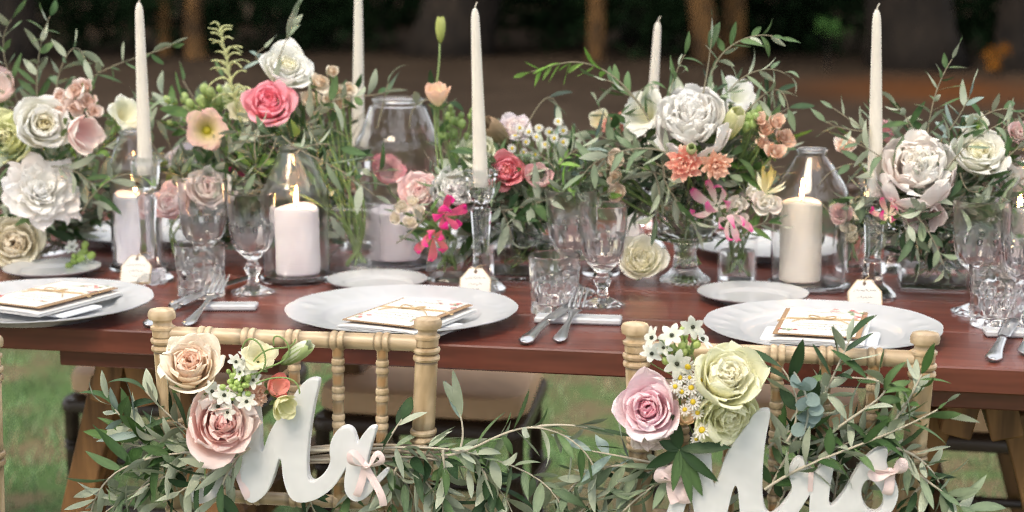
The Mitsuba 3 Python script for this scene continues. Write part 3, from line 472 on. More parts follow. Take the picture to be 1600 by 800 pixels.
tag(211, 446, 48, 'ivory hexagonal name tag leaning by the leftmost candlestick', 5, .3); tag(742, 467, 49, 'ivory hexagonal name tag leaning by the central candlestick', 8, .3); tag(1352, 490, 54, 'ivory hexagonal name tag leaning by the right candlestick', 15, .35)

# cutlery
def rest(a_, b_, d, label):
    A, B = P(*a_), P(*b_); L = np.linalg.norm(B - A); u = nrm(B - A); w_ = np.array([-u[1], u[0], 0]); put('cutlery_rest', placed(cbox(L, d, .009, .0025), np.stack([u, w_, ZZ], 1), (A + B) / 2 + w_ * d / 2 + ZZ * .0052), 'porcelain', smooth=False, label=label, cat='cutlery rest')
rest((314, 487), (400, 487), .03, 'white ceramic rest under the crossed forks at left'); rest((834, 506), (970, 510), .034, 'white ceramic rest under the central knife and fork'); rest((1540, 528), (1625, 530), .03, 'white ceramic rest at the right end of the table')
def bar(pts, w_, th, n=10):
    """flattened bar along a curve: half widths and half thicknesses per point, closed"""
    pts = np.array(pts, float); k = len(pts); tg = np.gradient(pts, axis=0); tg /= np.linalg.norm(tg, axis=1, keepdims=True); sd = np.cross(tg, ZZ); sd /= np.linalg.norm(sd, axis=1, keepdims=True); nu = np.cross(sd, tg); a = np.arange(n) * 2 * np.pi / n
    v = (pts[:, None] + sd[:, None] * (np.cos(a)[None, :, None] * np.reshape(w_, (-1, 1, 1))) + nu[:, None] * (np.sin(a)[None, :, None] * np.reshape(th, (-1, 1, 1)))).reshape(-1, 3)
    i, j = np.meshgrid(np.arange(k - 1), np.arange(n), indexing='ij'); q = i * n + j; r = i * n + (j + 1) % n; f = [np.stack([q, r, r + n], -1).reshape(-1, 3), np.stack([q, r + n, q + n], -1).reshape(-1, 3)]
    v = np.vstack([v, pts[:1], pts[-1:]]); j = np.arange(n); f += [np.stack([j * 0 + k * n, (j + 1) % n, j], 1), np.stack([j * 0 + k * n + 1, (k - 1) * n + j, (k - 1) * n + (j + 1) % n], 1)]
    return v, np.vstack(f)
def fork(h, tip, label):
    A, B = P(*h, Z0 + .004), P(*tip, Z0 + .024); u = nrm((B - A) * [1, 1, 0]); L = .205; k = thing('fork', label, 'fork'); sd = np.cross(u, ZZ); zl = [0, .003, .008, .013, .013, .019, .033]
    B = A + u * L * .98; s = np.linspace(0, 1, 24); zz = np.interp(s, [0, .2, .45, .62, .7, .8, 1], np.array(zl) + Z0 + .004); cl = A * [1, 1, 0] + u * (s * L)[:, None] + ZZ * zz[:, None]
    q = s <= .64; put('handle', bar(cl[q], np.interp(s[q], [0, .03, .08, .2, .4, .5, .6, .66], [.003, .0085, .0105, .0075, .0042, .0035, .0045, .009]), np.interp(s[q], [0, .1, .5, .64], [.002, .0028, .0026, .0016])), 'steel', k)
    q = (s >= .6) & (s <= .73); put('neck_plate', bar(cl[q], np.interp(s[q], [.6, .66, .7, .77], [.005, .0105, .012, .0125]), np.full(q.sum(), .0014)), 'steel', k)
    for e in (-1.5, -.5, .5, 1.5):
        q = s >= .70; put('tine', bar(cl[q] + sd * e * .0066, np.linspace(.0025, .0015, q.sum()), np.linspace(.0016, .001, q.sum()), 8), 'steel', k)
def knife(h, tip, label, L=.225, flip=1):
    A, B = P(*h, Z0 + .005), P(*tip, Z0 + .012); u = nrm((B - A) * [1, 1, 0]); k = thing('knife', label, 'knife'); s = np.linspace(0, 1, 24); cl = A + u * (s * L)[:, None] + ZZ * np.interp(s, [0, .45, 1], [0, .008, .010])[:, None]
    q = s <= .46; put('handle', bar(cl[q], np.interp(s[q], [0, .02, .05, .2, .4, .46], [.005, .0105, .0112, .0078, .0062, .007]), np.interp(s[q], [0, .02, .1, .46], [.003, .0052, .0046, .004])), 'steel', k)
    q = s >= .44; put('blade', bar(cl[q], np.interp(s[q], [.44, .5, .85, .96, 1], [.005, .009, .0102, .007, .001]), np.interp(s[q], [.44, .5, 1], [.003, .0012, .0008])), 'steel', k)
fork((291, 508), (352, 440), 'dessert fork with raised tines, upper of the pair on the left rest'); knife((267, 478), (345, 448), 'knife lying across the left rest behind the fork'); knife((229, 508), (300, 468), 'knife with its handle end by the left chair knob')
knife((818, 535), (884, 483), 'table knife with a heavy handle before the central tumbler'); fork((872, 533), (911, 460), 'four tined fork resting on the central ceramic rest')
knife((1551, 562), (1584, 500), 'table knife before the rightmost tumbler'); fork((1601, 553), (1618, 470), 'fork cut by the right edge of the photo')

# ---------------------------------------------------------------- flowers: petals, blooms, leaves, sprigs
def petal(L, W, r0, a0, a1, tip, phi, ruf=0.0, nu=7, nv=8, z0=0.0, wrap=1.0, c0=(1, 1, 1), c1=(1, 1, 1), seed=0, notch=.0, roll=0.0, point=0.0, edge=None):
    """one petal round the z axis: its centre line leaves the axis at radius r0 and angle a0 (90 = upright), bends to a1, and its lip rolls by tip degrees"""
    s_ = np.linspace(0, 1, nv); v = 1 - (1 - s_) ** 1.45; al = np.radians(a0 + (a1 - a0) * v + tip * np.clip((v - .62) / .38, 0, 1) ** 1.6); ds = L * np.diff(v)
    am = (al[1:] + al[:-1]) / 2; r = r0 + np.r_[0, np.cumsum(np.cos(am) * ds)]; z = z0 + np.r_[0, np.cumsum(np.sin(am) * ds)]
    w = W / 2 * np.minimum(1, (v + .06) / .5) ** .75 * (np.sqrt(np.maximum(1 - np.clip((v - .5) / .5, 0, 1) ** 2.6, .004)) if point == 0 else 1 - np.clip((v - .6) / .4, 0, 1) ** (3.0 - 1.6 * point) * (.62 + .36 * point)); u = np.linspace(-1, 1, nu)
    uu, vv = np.meshgrid(u, v); ww = w[:, None] * uu; rad = np.maximum(np.abs(r)[:, None], W * .30) * wrap; ang = np.clip(ww / rad, -1.9, 1.9)
    rr = r[:, None] - rad + rad * np.cos(ang); tt = rad * np.sin(ang); zz = z[:, None] - W * (.07 - .05 * point) * uu ** 2 * vv ** 2 + notch * W * (1 - np.abs(uu)) * -.09 * vv ** 6
    nz = lambda k: meshkit.noise(np.stack([uu * 1.6 + seed * 3.1 + k * 17, vv * 2.2 + k * 5, uu * 0 + seed * .77], -1)) - .5
    f_ = ruf * vv ** 1.3 * (.45 + np.abs(uu)); rr = rr + nz(1) * f_ * 2; tt = tt + nz(2) * f_ * 1.2; zz = zz + nz(3) * f_ * 1.6
    rr = rr + roll * W * (uu ** 2) * vv ** 2
    c, s = math.cos(phi), math.sin(phi); p = np.stack([rr * c - tt * s, rr * s + tt * c, zz], -1).reshape(-1, 3)
    i, j = np.meshgrid(np.arange(nv - 1), np.arange(nu - 1), indexing='ij'); a = i * nu + j; f = np.stack([a, a + 1, a + nu + 1, a + nu], -1).reshape(-1, 4); f = np.vstack([f[:, [0, 1, 2]], f[:, [0, 2, 3]]])
    k = (vv.reshape(-1, 1)) ** 1.1; col = np.asarray(c0) * (1 - k) + np.asarray(c1) * k
    if edge is not None: e = (np.clip(vv - .78, 0, 1) / .22).reshape(-1, 1) ** 2; col = col * (1 - e) + np.asarray(edge) * e
    col = col * (1 + .035 * np.sin(uu.reshape(-1, 1) * 9 + seed)) * (.93 + .14 * (nz(4) + .5).reshape(-1, 1)) * (.95 + .1 * ((seed * .618) % 1))
    return p, f, col.clip(.01, .92)
GA = 2.39996
def bloom_petals(kind, c_in, c_mid, c_out, seed):
    r = np.random.default_rng(seed); out = []; mixc = lambda a, b, t: np.asarray(a) * (1 - t) + np.asarray(b) * t
    def add(*a, **k): out.append(petal(*a, seed=seed * 7 + len(out), **k))
    ph = r.uniform(0, 6.28)
    if kind in ('rose', 'gardenrose', 'sprayrose'):
        n = {'rose': 32, 'gardenrose': 38, 'sprayrose': 11}[kind]
        for q in range(n):
            t = q / (n - 1); cc = mixc(c_in, c_mid, min(1, t * 2)) if t < .5 else mixc(c_mid, c_out, t * 2 - 1); jit = r.normal(); g = kind == 'gardenrose'
            tt = max(0, (t - .3) / .7) if g else t; o_ = max(0, (t - .72) / .28)
            add(L=(.66 + .40 * tt + .06 * o_) * (1 + .06 * jit), W=.62 + (.78 if g else .8) * tt ** .8, r0=.05 + .2 * tt ** 1.2 + (.2 * r.random() if g and t < .55 else 0), a0=80 - 46 * tt - 6 * o_, a1=103 - 5 * tt - 8 * o_ + 5 * jit, tip=-8 - 34 * tt - 16 * o_, phi=ph + q * GA + .15 * r.normal(), ruf=.07 + .09 * t, z0=.1 - .26 * tt, c0=mixc(cc, c_in, .4), c1=cc, notch=.15 + .5 * r.random(), roll=-.015 * t, nu=9 if n > 20 else 6, nv=10 if n > 20 else 7)
        h = .55
    elif kind == 'peony':
        for q in range(62):
            t = q / 61; cc = mixc(c_in, c_mid, t)
            add(L=(1.0 + .2 * t) * r.uniform(.93, 1.07), W=.52 + .4 * t, r0=.03 + .2 * t, a0=88 - 70 * t, a1=112 - 12 * t + 8 * r.normal(), tip=8 - 26 * r.random(), phi=ph + q * GA + .2 * r.normal(), ruf=.16, z0=.02 - .3 * t, c0=mixc(cc, c_out, .4), c1=cc, notch=1.6 * r.random(), nu=8, nv=9)
        for q in range(14):
            t = q / 13; th = math.radians(52 + 46 * t + 5 * r.normal()); rho = .96 + .06 * t
            add(L=rho * (math.pi - th), W=1.0 + .15 * r.random(), r0=.02, a0=0, a1=180 - math.degrees(th), tip=-4 - 16 * r.random() * t, phi=ph + q * GA, ruf=.11, z0=-rho + .12, c0=c_out, c1=mixc(c_mid, c_out, t), notch=1.2 * r.random(), nu=10, nv=13)
        h = 0
    elif kind == 'shaggy':
        for q in range(72):
            t = q / 71; add(L=(.62 + .42 * t) * r.uniform(.85, 1.15), W=.34 + .34 * t, r0=.04 + .22 * t, a0=86 - 66 * t, a1=96 - 56 * t + 9 * r.normal(), tip=-18, phi=ph + q * GA, ruf=.11, z0=.1 - .3 * t, c0=c_in, c1=mixc(c_mid, c_out, t * t), notch=1.4, nu=6, nv=8)
        h = .3
    elif kind == 'ranunculus':
        for q in range(34):
            t = q / 33; add(L=.45 + .85 * t, W=.42 + .85 * t, r0=.04 + .2 * t, a0=70 - 58 * t, a1=118 - 22 * t, tip=-10 - 34 * t * t, phi=ph + q * GA, ruf=.03 + .05 * t, z0=.08 - .3 * t, c0=mixc(c_in, c_mid, t), c1=mixc(c_mid, c_out, t), notch=.3, nu=6, nv=7)
        h = .4
    elif kind == 'lisianthus':
        for q in range(9):
            t = q // 5; add(L=1.18 - .1 * t, W=1.12, r0=.06, a0=66, a1=30 + 14 * t, tip=-26, phi=ph + q * 1.2566 + t * .6, ruf=.1, z0=-.2, c0=c_in, c1=c_mid, edge=c_out, notch=.6)
        h = .1
    elif kind == 'cup':
        for q in range(9):
            t = q / 8; add(L=1.35 + .1 * t, W=.95 + .2 * t, r0=.06, a0=40 - 12 * t, a1=102 - 14 * t, tip=-18 * t - 8 * r.random(), phi=ph + q * GA, ruf=.06, z0=0, c0=c_out, c1=mixc(c_in, c_mid, t), notch=.5)
        h = .6
    elif kind == 'carnation':
        for q in range(32):
            t = q / 31; add(L=(.75 + .45 * t) * r.uniform(.9, 1.1), W=.62, r0=.04 + .12 * t, a0=84 - 62 * t, a1=88 - 70 * t, tip=-12, phi=ph + q * GA, ruf=.2, z0=.1 - .2 * t, c0=c_in, c1=c_mid, edge=c_out, nu=7, nv=6, notch=1.0)
        h = .3
    elif kind == 'gloriosa':
        for q in range(6): add(L=1.5, W=.36, r0=.06, a0=20 + 16 * r.normal(), a1=110 + 30 * r.random(), tip=25, phi=ph + q * 1.047, ruf=.14, c0=c_in, c1=c_mid, edge=c_out, point=1.0, nu=5, nv=9)
        h = .3
    elif kind == 'nigella':
        for q in range(16): add(L=1.1 + .5 * (q % 2), W=.22, r0=.08, a0=20 + 50 * (q % 2), a1=50 + 40 * (q % 2), tip=15, phi=ph + q * GA, ruf=.08, c0=c_in, c1=c_mid if q % 2 else c_out, point=1.0, nu=4, nv=7)
        h = .4
    elif kind == 'bud':
        for q in range(6): add(L=1.5, W=.9, r0=.04, a0=52, a1=112 + 4 * q % 3, tip=4, phi=ph + q * GA, c0=c_out, c1=c_mid if q % 2 else c_in, nu=6, nv=8)
        h = .6
    P_ = np.vstack([o[0] for o in out]); P_[:, 2] -= h * .6; ext = np.percentile(np.linalg.norm(P_[:, :2], axis=1), 98)
    return [((o[0] - [0, 0, h * .6]) / ext, o[1], o[2]) for o in out], ext
GREEN = (.16, .24, .08)
BIG = 44
def bloom(kind, px, py, d, t, cols, label, name='rose', tilt=(0, 0), cat=None, group=None, seed=None, vase=None, pos=None, squash=1.0, stem=True, eye=None, merge=None):
    p = at(px, py, t) if pos is None else pos; R = size_at(p, d) / 2; seed = seed if seed is not None else int(px * 3 + py * 7 + len(kind))
    toc = nrm(EYE - p); face = nrm(toc + np.array([1, 0, 0]) * tilt[0] + UP * tilt[1]); fr = frame(face); sp = rng.uniform(0, 6.28); fr = fr @ rotz(sp); S = np.diag([R, R, R * squash])
    pet, ext = bloom_petals(kind, *cols, seed); k = key_of(name); lab(k, label, cat or name.replace('_', ' '), group)
    merge = d < BIG if merge is None else merge
    if merge:
        m = M(); [m.add(xf(v @ S, fr, p), f, c) for v, f, c in pet]; put('petals', m, 'petal', k, kind='stuff')
    else:
        for v, f, c in pet: put('petal', (xf(v @ S, fr, p), f), 'petal', k, color=c)
    m = M(); bs = p - face * R * .42 * squash
    if eye:
        e = eye; q = np.random.default_rng(seed)
        ic = trimesh.creation.icosphere(2, R * e[1]); ic.vertices = ic.vertices * [1, 1, .7] + meshkit.noise(ic.vertices / R * 14)[:, None] * R * .05; put('flower_eye', placed(ic, fr, p - face * R * e[2]), 'paint', k, color=e[0])
    for q in range(5):
        v, f, c = petal(R * .75, R * .34, R * .08, -10, 45, 0, q * 1.2566, c0=(.12, .2, .07), c1=(.2, .28, .12), nu=4, nv=5, point=1.0); m.add(xf(v, fr, bs - face * R * .12), f, c)
    put('sepals', m, 'thinleaf', k, kind='stuff')
    if stem and vase is not None:
        vb, VR = vase[0], vase[1]; q = np.random.default_rng(seed + 1); a = q.uniform(0, 6.28); lo = vb + np.array([math.cos(a), math.sin(a), 0]) * VR * .5 + ZZ * (.014 + .01 * q.random()); hi = vb + np.array([math.cos(a + 2.6), math.sin(a + 2.6), 0]) * VR * .4 + ZZ * .07
        put('stem', tube(curve([bs - face * R * .1, (bs + hi) / 2 - face * R * .3, hi, lo], 14), .0019, 6), 'paint', k, color=GREEN)
    return k
def leaf_mesh(L, W, bend, fold, seed, blunt=0.0, twist=0.0):
    nv = 8; v = np.linspace(0, 1, nv); w = W / 2 * (np.sin(np.pi * np.clip(v * .96 + .02, 0, 1) ** .85) ** (.85 - .35 * blunt)); w[0] = W * .05; w[-1] = W * .015
    al = bend * (v - .1) ** 1.2 if False else bend * v; x = np.r_[0, np.cumsum(np.cos(al[1:]) * L / (nv - 1))]; z = -np.r_[0, np.cumsum(np.sin(al[1:]) * L / (nv - 1))]
    P_ = []
    for u in (-1, 0, 1):
        y = u * w; zz = z + abs(u) * w * fold; tw = twist * v; P_.append(np.stack([x, y * np.cos(tw), zz + y * np.sin(tw)], 1))
    p = np.stack(P_, 1).reshape(-1, 3); i, j = np.meshgrid(np.arange(nv - 1), np.arange(2), indexing='ij'); a = i * 3 + j; f = np.stack([a, a + 3, a + 4, a + 1], -1).reshape(-1, 4); return p, np.vstack([f[:, [0, 1, 2]], f[:, [0, 2, 3]]])
TONES = {'olive': ((.035, .078, .026), (.11, .18, .075)), 'dark': ((.014, .036, .015), (.045, .085, .036)), 'grey': ((.10, .155, .085), (.22, .275, .18)), 'fresh': ((.13, .27, .05), (.24, .39, .11)), 'broad': ((.03, .075, .022), (.10, .18, .055)), 'blue': ((.14, .21, .19), (.28, .36, .33)), 'lime': ((.28, .38, .11), (.42, .5, .2))}
def sprig(pts, n, L, W, tone='olive', label=None, group=None, name='olive_sprig', cat='olive sprig', seed=0, droop=0.0, stemr=.0013, start=.12, spread=(35, 75), bsdf='leaf', stemcol=(.30, .27, .19), blunt=0.0, under=.28, plane=None, merge=False):
    r = np.random.default_rng(seed); k = key_of(name); lab(k, label, cat, group); pts = np.array(pts); c = curve(pts, max(10, 4 * len(pts)))
    put('stem', tube(c, np.linspace(stemr, stemr * .5, len(c)), 6), 'paint', k, color=np.asarray(stemcol) * .9)
    s = np.linspace(0, 1, len(c)); tg = np.gradient(c, axis=0); tg /= np.linalg.norm(tg, axis=1, keepdims=True); t0, t1 = (np.array(q) for q in TONES[tone]); roll = r.uniform(0, 6.28); mm = M()
    for q in range(n):
        last = q == n - 1; sv = 1.0 if last else start + (1 - start) * (q // 2 + .5 * (q % 2) * .3) / ((n - 1) / 2 + .01); sv = min(sv, 1)
        o = np.array([np.interp(sv, s, c[:, e]) for e in range(3)]); t = nrm(np.array([np.interp(sv, s, tg[:, e]) for e in range(3)]))
        if q % 2 == 0: roll += r.uniform(.9, 1.9) if plane is None else 0
        sd = np.cross(t, [0.2, 0.9, 0.35]) if plane is None else np.cross(t, plane); sd = nrm(sd); u2 = np.cross(t, sd); ra = (roll if plane is None else 0) + math.pi * (q % 2) + r.normal() * .35
        side = sd * math.cos(ra) + u2 * math.sin(ra); an = math.radians(r.uniform(*spread)) * (0.25 if last else 1); d = nrm(t * math.cos(an) + side * math.sin(an) - ZZ * droop * r.uniform(.5, 1.3))
        up = np.cross(d, np.cross(ZZ + r.normal(size=3) * .55, d)); 
        if r.random() < under: up = -up
        up = nrm(up); R = np.stack([d, np.cross(up, d), up], 1); ll = L * r.uniform(.55, 1.15) * (1 - .25 * abs(sv - .55)); v, f = leaf_mesh(ll, W * r.uniform(.8, 1.15), r.normal() * .55 + .2, r.uniform(-.05, .45), q, blunt, r.normal() * .8)
        kcol = r.random(); col = (t0 * (1 - kcol) + t1 * kcol) * (.9 + .2 * meshkit.noise(v * 300)[:, None]); col = np.broadcast_to(col, v.shape).copy(); col[1::3] *= 1.25
        if any((np.hypot(*(o + d * ll * e - lb)[:2]) < lr and (o + d * ll * e)[2] < lb[2] + lh) for lb, lr, lh in LANT for e in (0, .5, 1)): continue
        if merge: mm.add(xf(v, R, o), f, col)
        else: put('leaf', (xf(v, R, o + d * .001), f), bsdf, k, color=col)
    if merge: put('leaves', mm, bsdf, k, kind='stuff')
    return k
def cluster(pts, d, t, cols, label, grp, vase=None, kind='sprayrose', name='spray_rose', tilt=None, cat='spray rose'):
    for q, (px, py, *dd) in enumerate(pts):
        bloom(kind, px, py, (dd[0] if dd else d), t + rng.normal() * .008, cols, label, name, tilt or (rng.normal() * .45, .25 + rng.normal() * .35), cat, grp, seed=int(px * 5 + py), vase=vase)
W_ = (.92, .92, .89); WG = (.86, .88, .74); CR = (.91, .85, .73); PK = (.95, .68, .68); LP = (.95, .84, .80); HP = (.95, .35, .43); CO = (.95, .38, .34); PE = (.95, .68, .54); MG = (.80, .03, .30); YG = (.76, .78, .46); YC = (.90, .86, .62); LIL = (.88, .83, .88)

# left arrangement
bloom('cup', 2, 146, 62, .46, (LP, PK, LP), 'pale pink peony bud at the upper left edge', 'peony', (-.3, .7), vase=VA)
bloom('rose', 14, 220, 92, .40, (YC, YG, YG), 'greenish yellow rose at the left edge', 'rose', (-.5, .35), vase=VA)
bloom('rose', 66, 196, 88, .36, ((.78, .70, .42), W_, W_), 'open white rose with a yellow heart, left arrangement', 'rose', (.15, .25), vase=VA)
bloom('cup', 122, 203, 64, .36, (LP, LP, PK), 'closed pale pink peony right of the white rose with yellow heart', 'peony', (.65, -.25), vase=VA, squash=1.25)
bloom('lisianthus', 190, 183, 66, .44, (YC, WG, W_), 'white green lisianthus behind the leftmost taper candle', 'lisianthus', (.7, .6), vase=VA)
bloom('shaggy', 64, 304, 122, .36, ((.92, .88, .82), W_, (.92, .86, .86)), 'large ruffled white peony low in the left arrangement', 'peony', (.05, .4), vase=VA)
bloom('rose', 24, 382, 92, .42, ((.82, .72, .56), (.86, .81, .68), (.80, .78, .64)), 'fading beige rose under the ruffled white peony', 'rose', (-.1, .1), vase=VA)
cluster([(95, 152), (119, 140), (118, 166), (139, 158), (145, 175, 30), (96, 172), (133, 137)], 36, .38, ((.72, .50, .38), (.80, .62, .54), LP), 'blush spray rose in the cluster above the closed pale pink peony', 'blush spray roses of the left arrangement', VA)
# middle left arrangement
bloom('lisianthus', 323, 204, 70, .43, ((.55, .52, .08), (.80, .60, .52), (.80, .50, .46)), 'open peach lisianthus with a yellow eye', 'lisianthus', (-.05, .12), vase=VC2, eye=((.45, .40, .03), .2, .12))
bloom('lisianthus', 372, 178, 42, .50, (YC, YC, CR), 'small creamy yellow lisianthus behind the open peach one', 'lisianthus', (.3, .5), vase=VC2)
bloom('carnation', 361, 150, 48, .52, (YG, (.62, .70, .42), WG), 'pale green carnation between the plume and the hot pink tulip', 'carnation', (-.2, .6), vase=VC2)
bloom('rose', 447, 109, 86, .50, (YC, W_, W_), 'white rose at the top of the middle left arrangement', 'rose', (.2, .75), vase=VC2, squash=.85)
bloom('rose', 421, 165, 84, .44, ((.92, .28, .36), HP, (.95, .48, .54)), 'hot pink peony under the topmost white rose', 'peony', (-.1, .6), vase=VC2)
cluster([(499, 128, 40), (486, 156, 34), (512, 160, 32), (530, 148, 32), (529, 163, 32), (543, 138, 28), (519, 112, 26), (541, 160, 26)], 32, .47, ((.78, .60, .42), (.80, .68, .54), CR), 'cream peach spray rose beneath the tall back taper', 'cream peach spray roses beneath the back taper', VC2)
bloom('gloriosa', 364, 264, 46, .48, ((.7, .2, .2), MG, (.62, .03, .24)), 'magenta lily bloom behind the tall water goblet', 'lily', (.1, .2), vase=VB)
bloom('rose', 268, 319, 60, .42, (PK, LP, PK), 'pink rose in the square vase left of the water goblet', 'rose', (-.3, .45), vase=VB)
bloom('rose', 326, 298, 74, .44, (PK, LP, LP), 'pale pink rose seen through the water goblet', 'rose', (.1, .5), vase=VB)
bloom('rose', 290, 252, 52, .6, (LIL, LP, LIL), 'lilac white rose deep under the peach lisianthus', 'rose', (-.3, .1), vase=VB)
bloom('cup', 605, 272, 56, .62, (PK, HP, PK), 'pink tulip shaped bloom seen through the widest lantern', 'tulip', (.2, .4), vase=VD)
bloom('rose', 548, 292, 40, .62, (PK, PE, LP), 'small pink rose between the two middle lanterns', 'rose', (-.2, .2), vase=VD)
# centre
bloom('cup', 684, 156, 44, .46, (PE, (.80, .52, .42), YC), 'peach tulip shaped lisianthus right of the widest lantern', 'lisianthus', (-.1, 1.6), vase=VD, squash=1.15)
bloom('rose', 660, 302, 68, .44, (PK, LP, PK), 'pale pink rose above the cream buds of the small square vase', 'rose', (-.4, .4), vase=VD)
bloom('peony', 714, 298, 78, .42, (W_, W_, (.77, .79, .81)), 'white peony left of the central candlestick', 'peony', (0, .25), vase=VD)
cluster([(626, 322, 28), (646, 315, 26), (640, 347, 26), (617, 342, 22), (655, 330, 24)], 26, .38, (CR, CR, (.80, .72, .64)), 'tiny cream spray rose before the widest lantern', 'tiny cream spray roses before the widest lantern', VD)
bloom('gloriosa', 694, 336, 66, .37, ((.7, .2, .28), MG, (.66, .03, .24)), 'magenta lily nearest the white peony in the small square vase', 'lily', (.2, .1), vase=VD)
bloom('gloriosa', 676, 372, 62, .36, ((.72, .30, .25), (.66, .06, .24), MG), 'magenta lily hanging lowest over the small square vase', 'lily', (-.1, -.3), vase=VD)
bloom('rose', 748, 238, 62, .52, (YG, WG, WG), 'greenish white rose behind the central taper', 'rose', (0, .4), vase=VE)
bloom('rose', 790, 267, 62, .42, (CO, HP, (.80, .34, .36)), 'coral pink rose right of the central taper', 'rose', (.1, .2), vase=VE)
bloom('cup', 839, 283, 48, .42, (PK, (.80, .46, .50), LP), 'pink tulip shaped rose right of the coral pink rose', 'rose', (.2, .6), vase=VE)
bloom('rose', 803, 204, 52, .58, (LIL, LP, LIL), 'lilac pink rose at the back right of the central taper', 'rose', (.2, .8), vase=VE)
bloom('bud', 783, 216, 34, .55, ((.42, .30, .2), (.5, .36, .26), (.3, .26, .14)), 'tan brown bud beside the lilac pink rose', 'flower_bud', (-.6, .6), vase=VE)
bloom('carnation', 962, 198, 50, .52, (PE, (.80, .40, .34), CO), 'coral carnation left of the white peony on the cake stand', 'carnation', (-.3, .6), vase=VG)
bloom('cup', 940, 192, 36, .54, (CR, WG, YC), 'small cream bud beside the left coral carnation', 'flower_bud', (-.5, .6), vase=VG)
bloom('lisianthus', 1014, 183, 82, .48, (YC, W_, W_), 'white lisianthus against the left side of the great white peony', 'lisianthus', (-.7, .5), vase=VG)
bloom('peony', 1083, 196, 122, .44, ((.92, .90, .87), (.92, .91, .88), (.93, .87, .86)), 'great white peony crowning the cake stand bowl', 'peony', (-.1, .65), vase=VG)
bloom('carnation', 1070, 256, 60, .385, (CO, (.80, .38, .28), PE), 'coral carnation under the great white peony', 'carnation', (-.1, .0), vase=VG)
bloom('carnation', 1118, 258, 52, .39, (PE, (.80, .46, .32), PE), 'paler orange carnation under the right of the great white peony', 'carnation', (.4, -.3), vase=VG)
bloom('lisianthus', 1147, 155, 66, .52, (WG, W_, LIL), 'lilac edged white lisianthus above right of the great white peony', 'lisianthus', (.5, .6), vase=VG)
bloom('bud', 1139, 206, 32, .45, (YG, YC, (.45, .5, .15)), 'yellow green bud touching the right of the great white peony', 'flower_bud', (.4, .9), vase=VG)
bloom('bud', 1080, 236, 16, .38, (YG, (.5, .62, .25), GREEN), 'tiny pale green bud below the great white peony', 'flower_bud', (0, .3), vase=VG)
cluster([(962, 250, 32), (962, 276, 30), (944, 264, 26), (962, 302, 34), (938, 248, 26)], 28, .44, ((.80, .62, .46), CR, (.80, .66, .56)), 'cream spray rose hanging left of the cake stand bowl', 'cream spray roses left of the cake stand bowl', VG, tilt=(-.3, .2))
cluster([(1194, 202, 34), (1214, 191, 34), (1224, 214, 38), (1212, 238, 36), (1190, 222, 26), (1186, 186, 24)], 34, .45, ((.80, .55, .42), (.82, .66, .54), PE), 'peach cream spray rose at the right of the cake stand bowl', 'peach cream spray roses right of the cake stand bowl', VG, tilt=(.4, .35))
bloom('ranunculus', 1003, 407, 78, .46, ((.90, .88, .66), (.92, .89, .76), (.92, .90, .82)), 'cream rose head lying on the table by the cake stand', 'rose', (.05, .4), stem=False)
# small lily vase
bloom('gloriosa', 1117, 318, 74, .42, (WG, (.68, .08, .30), (.66, .12, .34)), 'pink and white lily left in the small tumbler vase', 'lily', (-.4, .5), vase=VH)
bloom('gloriosa', 1142, 345, 56, .40, (WG, (.70, .14, .36), MG), 'pink lily drooping low in the small tumbler vase', 'lily', (.3, -.7), vase=VH)
cluster([(1155, 318, 34), (1159, 345, 28), (1192, 318, 42), (1175, 303, 28), (1142, 332, 24), (1208, 316, 34)], 32, .42, (CR, W_, LP), 'white spray rose in the small tumbler vase', 'white spray roses in the small tumbler vase', VH)
bloom('nigella', 1196, 296, 60, .44, (YC, (.66, .56, .16), WG), 'spiky yellow and white flower over the small tumbler vase', 'nigella', (.2, 1.1), vase=VH)
# right arrangement
bloom('peony', 1430, 272, 126, .42, ((.95, .91, .84), (.95, .88, .85), (.95, .83, .81)), 'huge blush peony at the right of the rightmost taper', 'peony', (.1, .55), vase=VI)
bloom('cup', 1440, 326, 74, .43, (LP, LP, PK), 'paler blush peony half hidden below the huge one', 'peony', (.1, -.5), vase=VI)
bloom('rose', 1526, 243, 92, .45, (YC, (.92, .91, .82), W_), 'creamy white rose above the rightmost goblet', 'rose', (.35, .75), vase=VI, squash=.85)
bloom('rose', 1578, 280, 50, .52, (CR, W_, LP), 'small white rose behind the shoulder of the rightmost lantern', 'rose', (.3, .3), vase=VI)
bloom('cup', 1383, 214, 44, .5, ((.76, .42, .48), PK, PK), 'dusty pink bud between the rightmost taper and huge blush peony', 'flower_bud', (-.3, .7), vase=VI)
bloom('rose', 1322, 228, 34, .55, (CR, PE, LP), 'small peach rose left of the rightmost taper', 'rose', (-.2, .5), vase=VI)
bloom('lisianthus', 1526, 197, 40, .48, ((.3, .45, .06), WG, W_), 'green eyed white hellebore above the creamy white rose', 'hellebore', (0, .4), vase=VI, eye=((.25, .4, .05), .3, .1))
bloom('gloriosa', 1388, 334, 50, .40, (YC, MG, MG), 'magenta lily bud under the huge blush peony', 'lily', (-.1, .5), vase=VI)
bloom('rose', 1594, 210, 40, .5, (PK, LP, PK), 'small pink rose at the right edge of the photo', 'rose', (.2, .4), vase=VI)
bloom('cup', 1318, 338, 40, .52, (PK, LP, PK), 'small pink rose behind the right candlestick', 'rose', (-.3, .3), vase=VJ)
cluster([(1328, 358, 26), (1345, 336, 24), (1372, 339, 24), (1333, 372, 24), (1376, 362, 20)], 22, .50, (CR, (.78, .74, .6), CR), 'tiny cream spray rose behind the right candlestick', 'tiny cream spray roses behind the right candlestick', VJ)

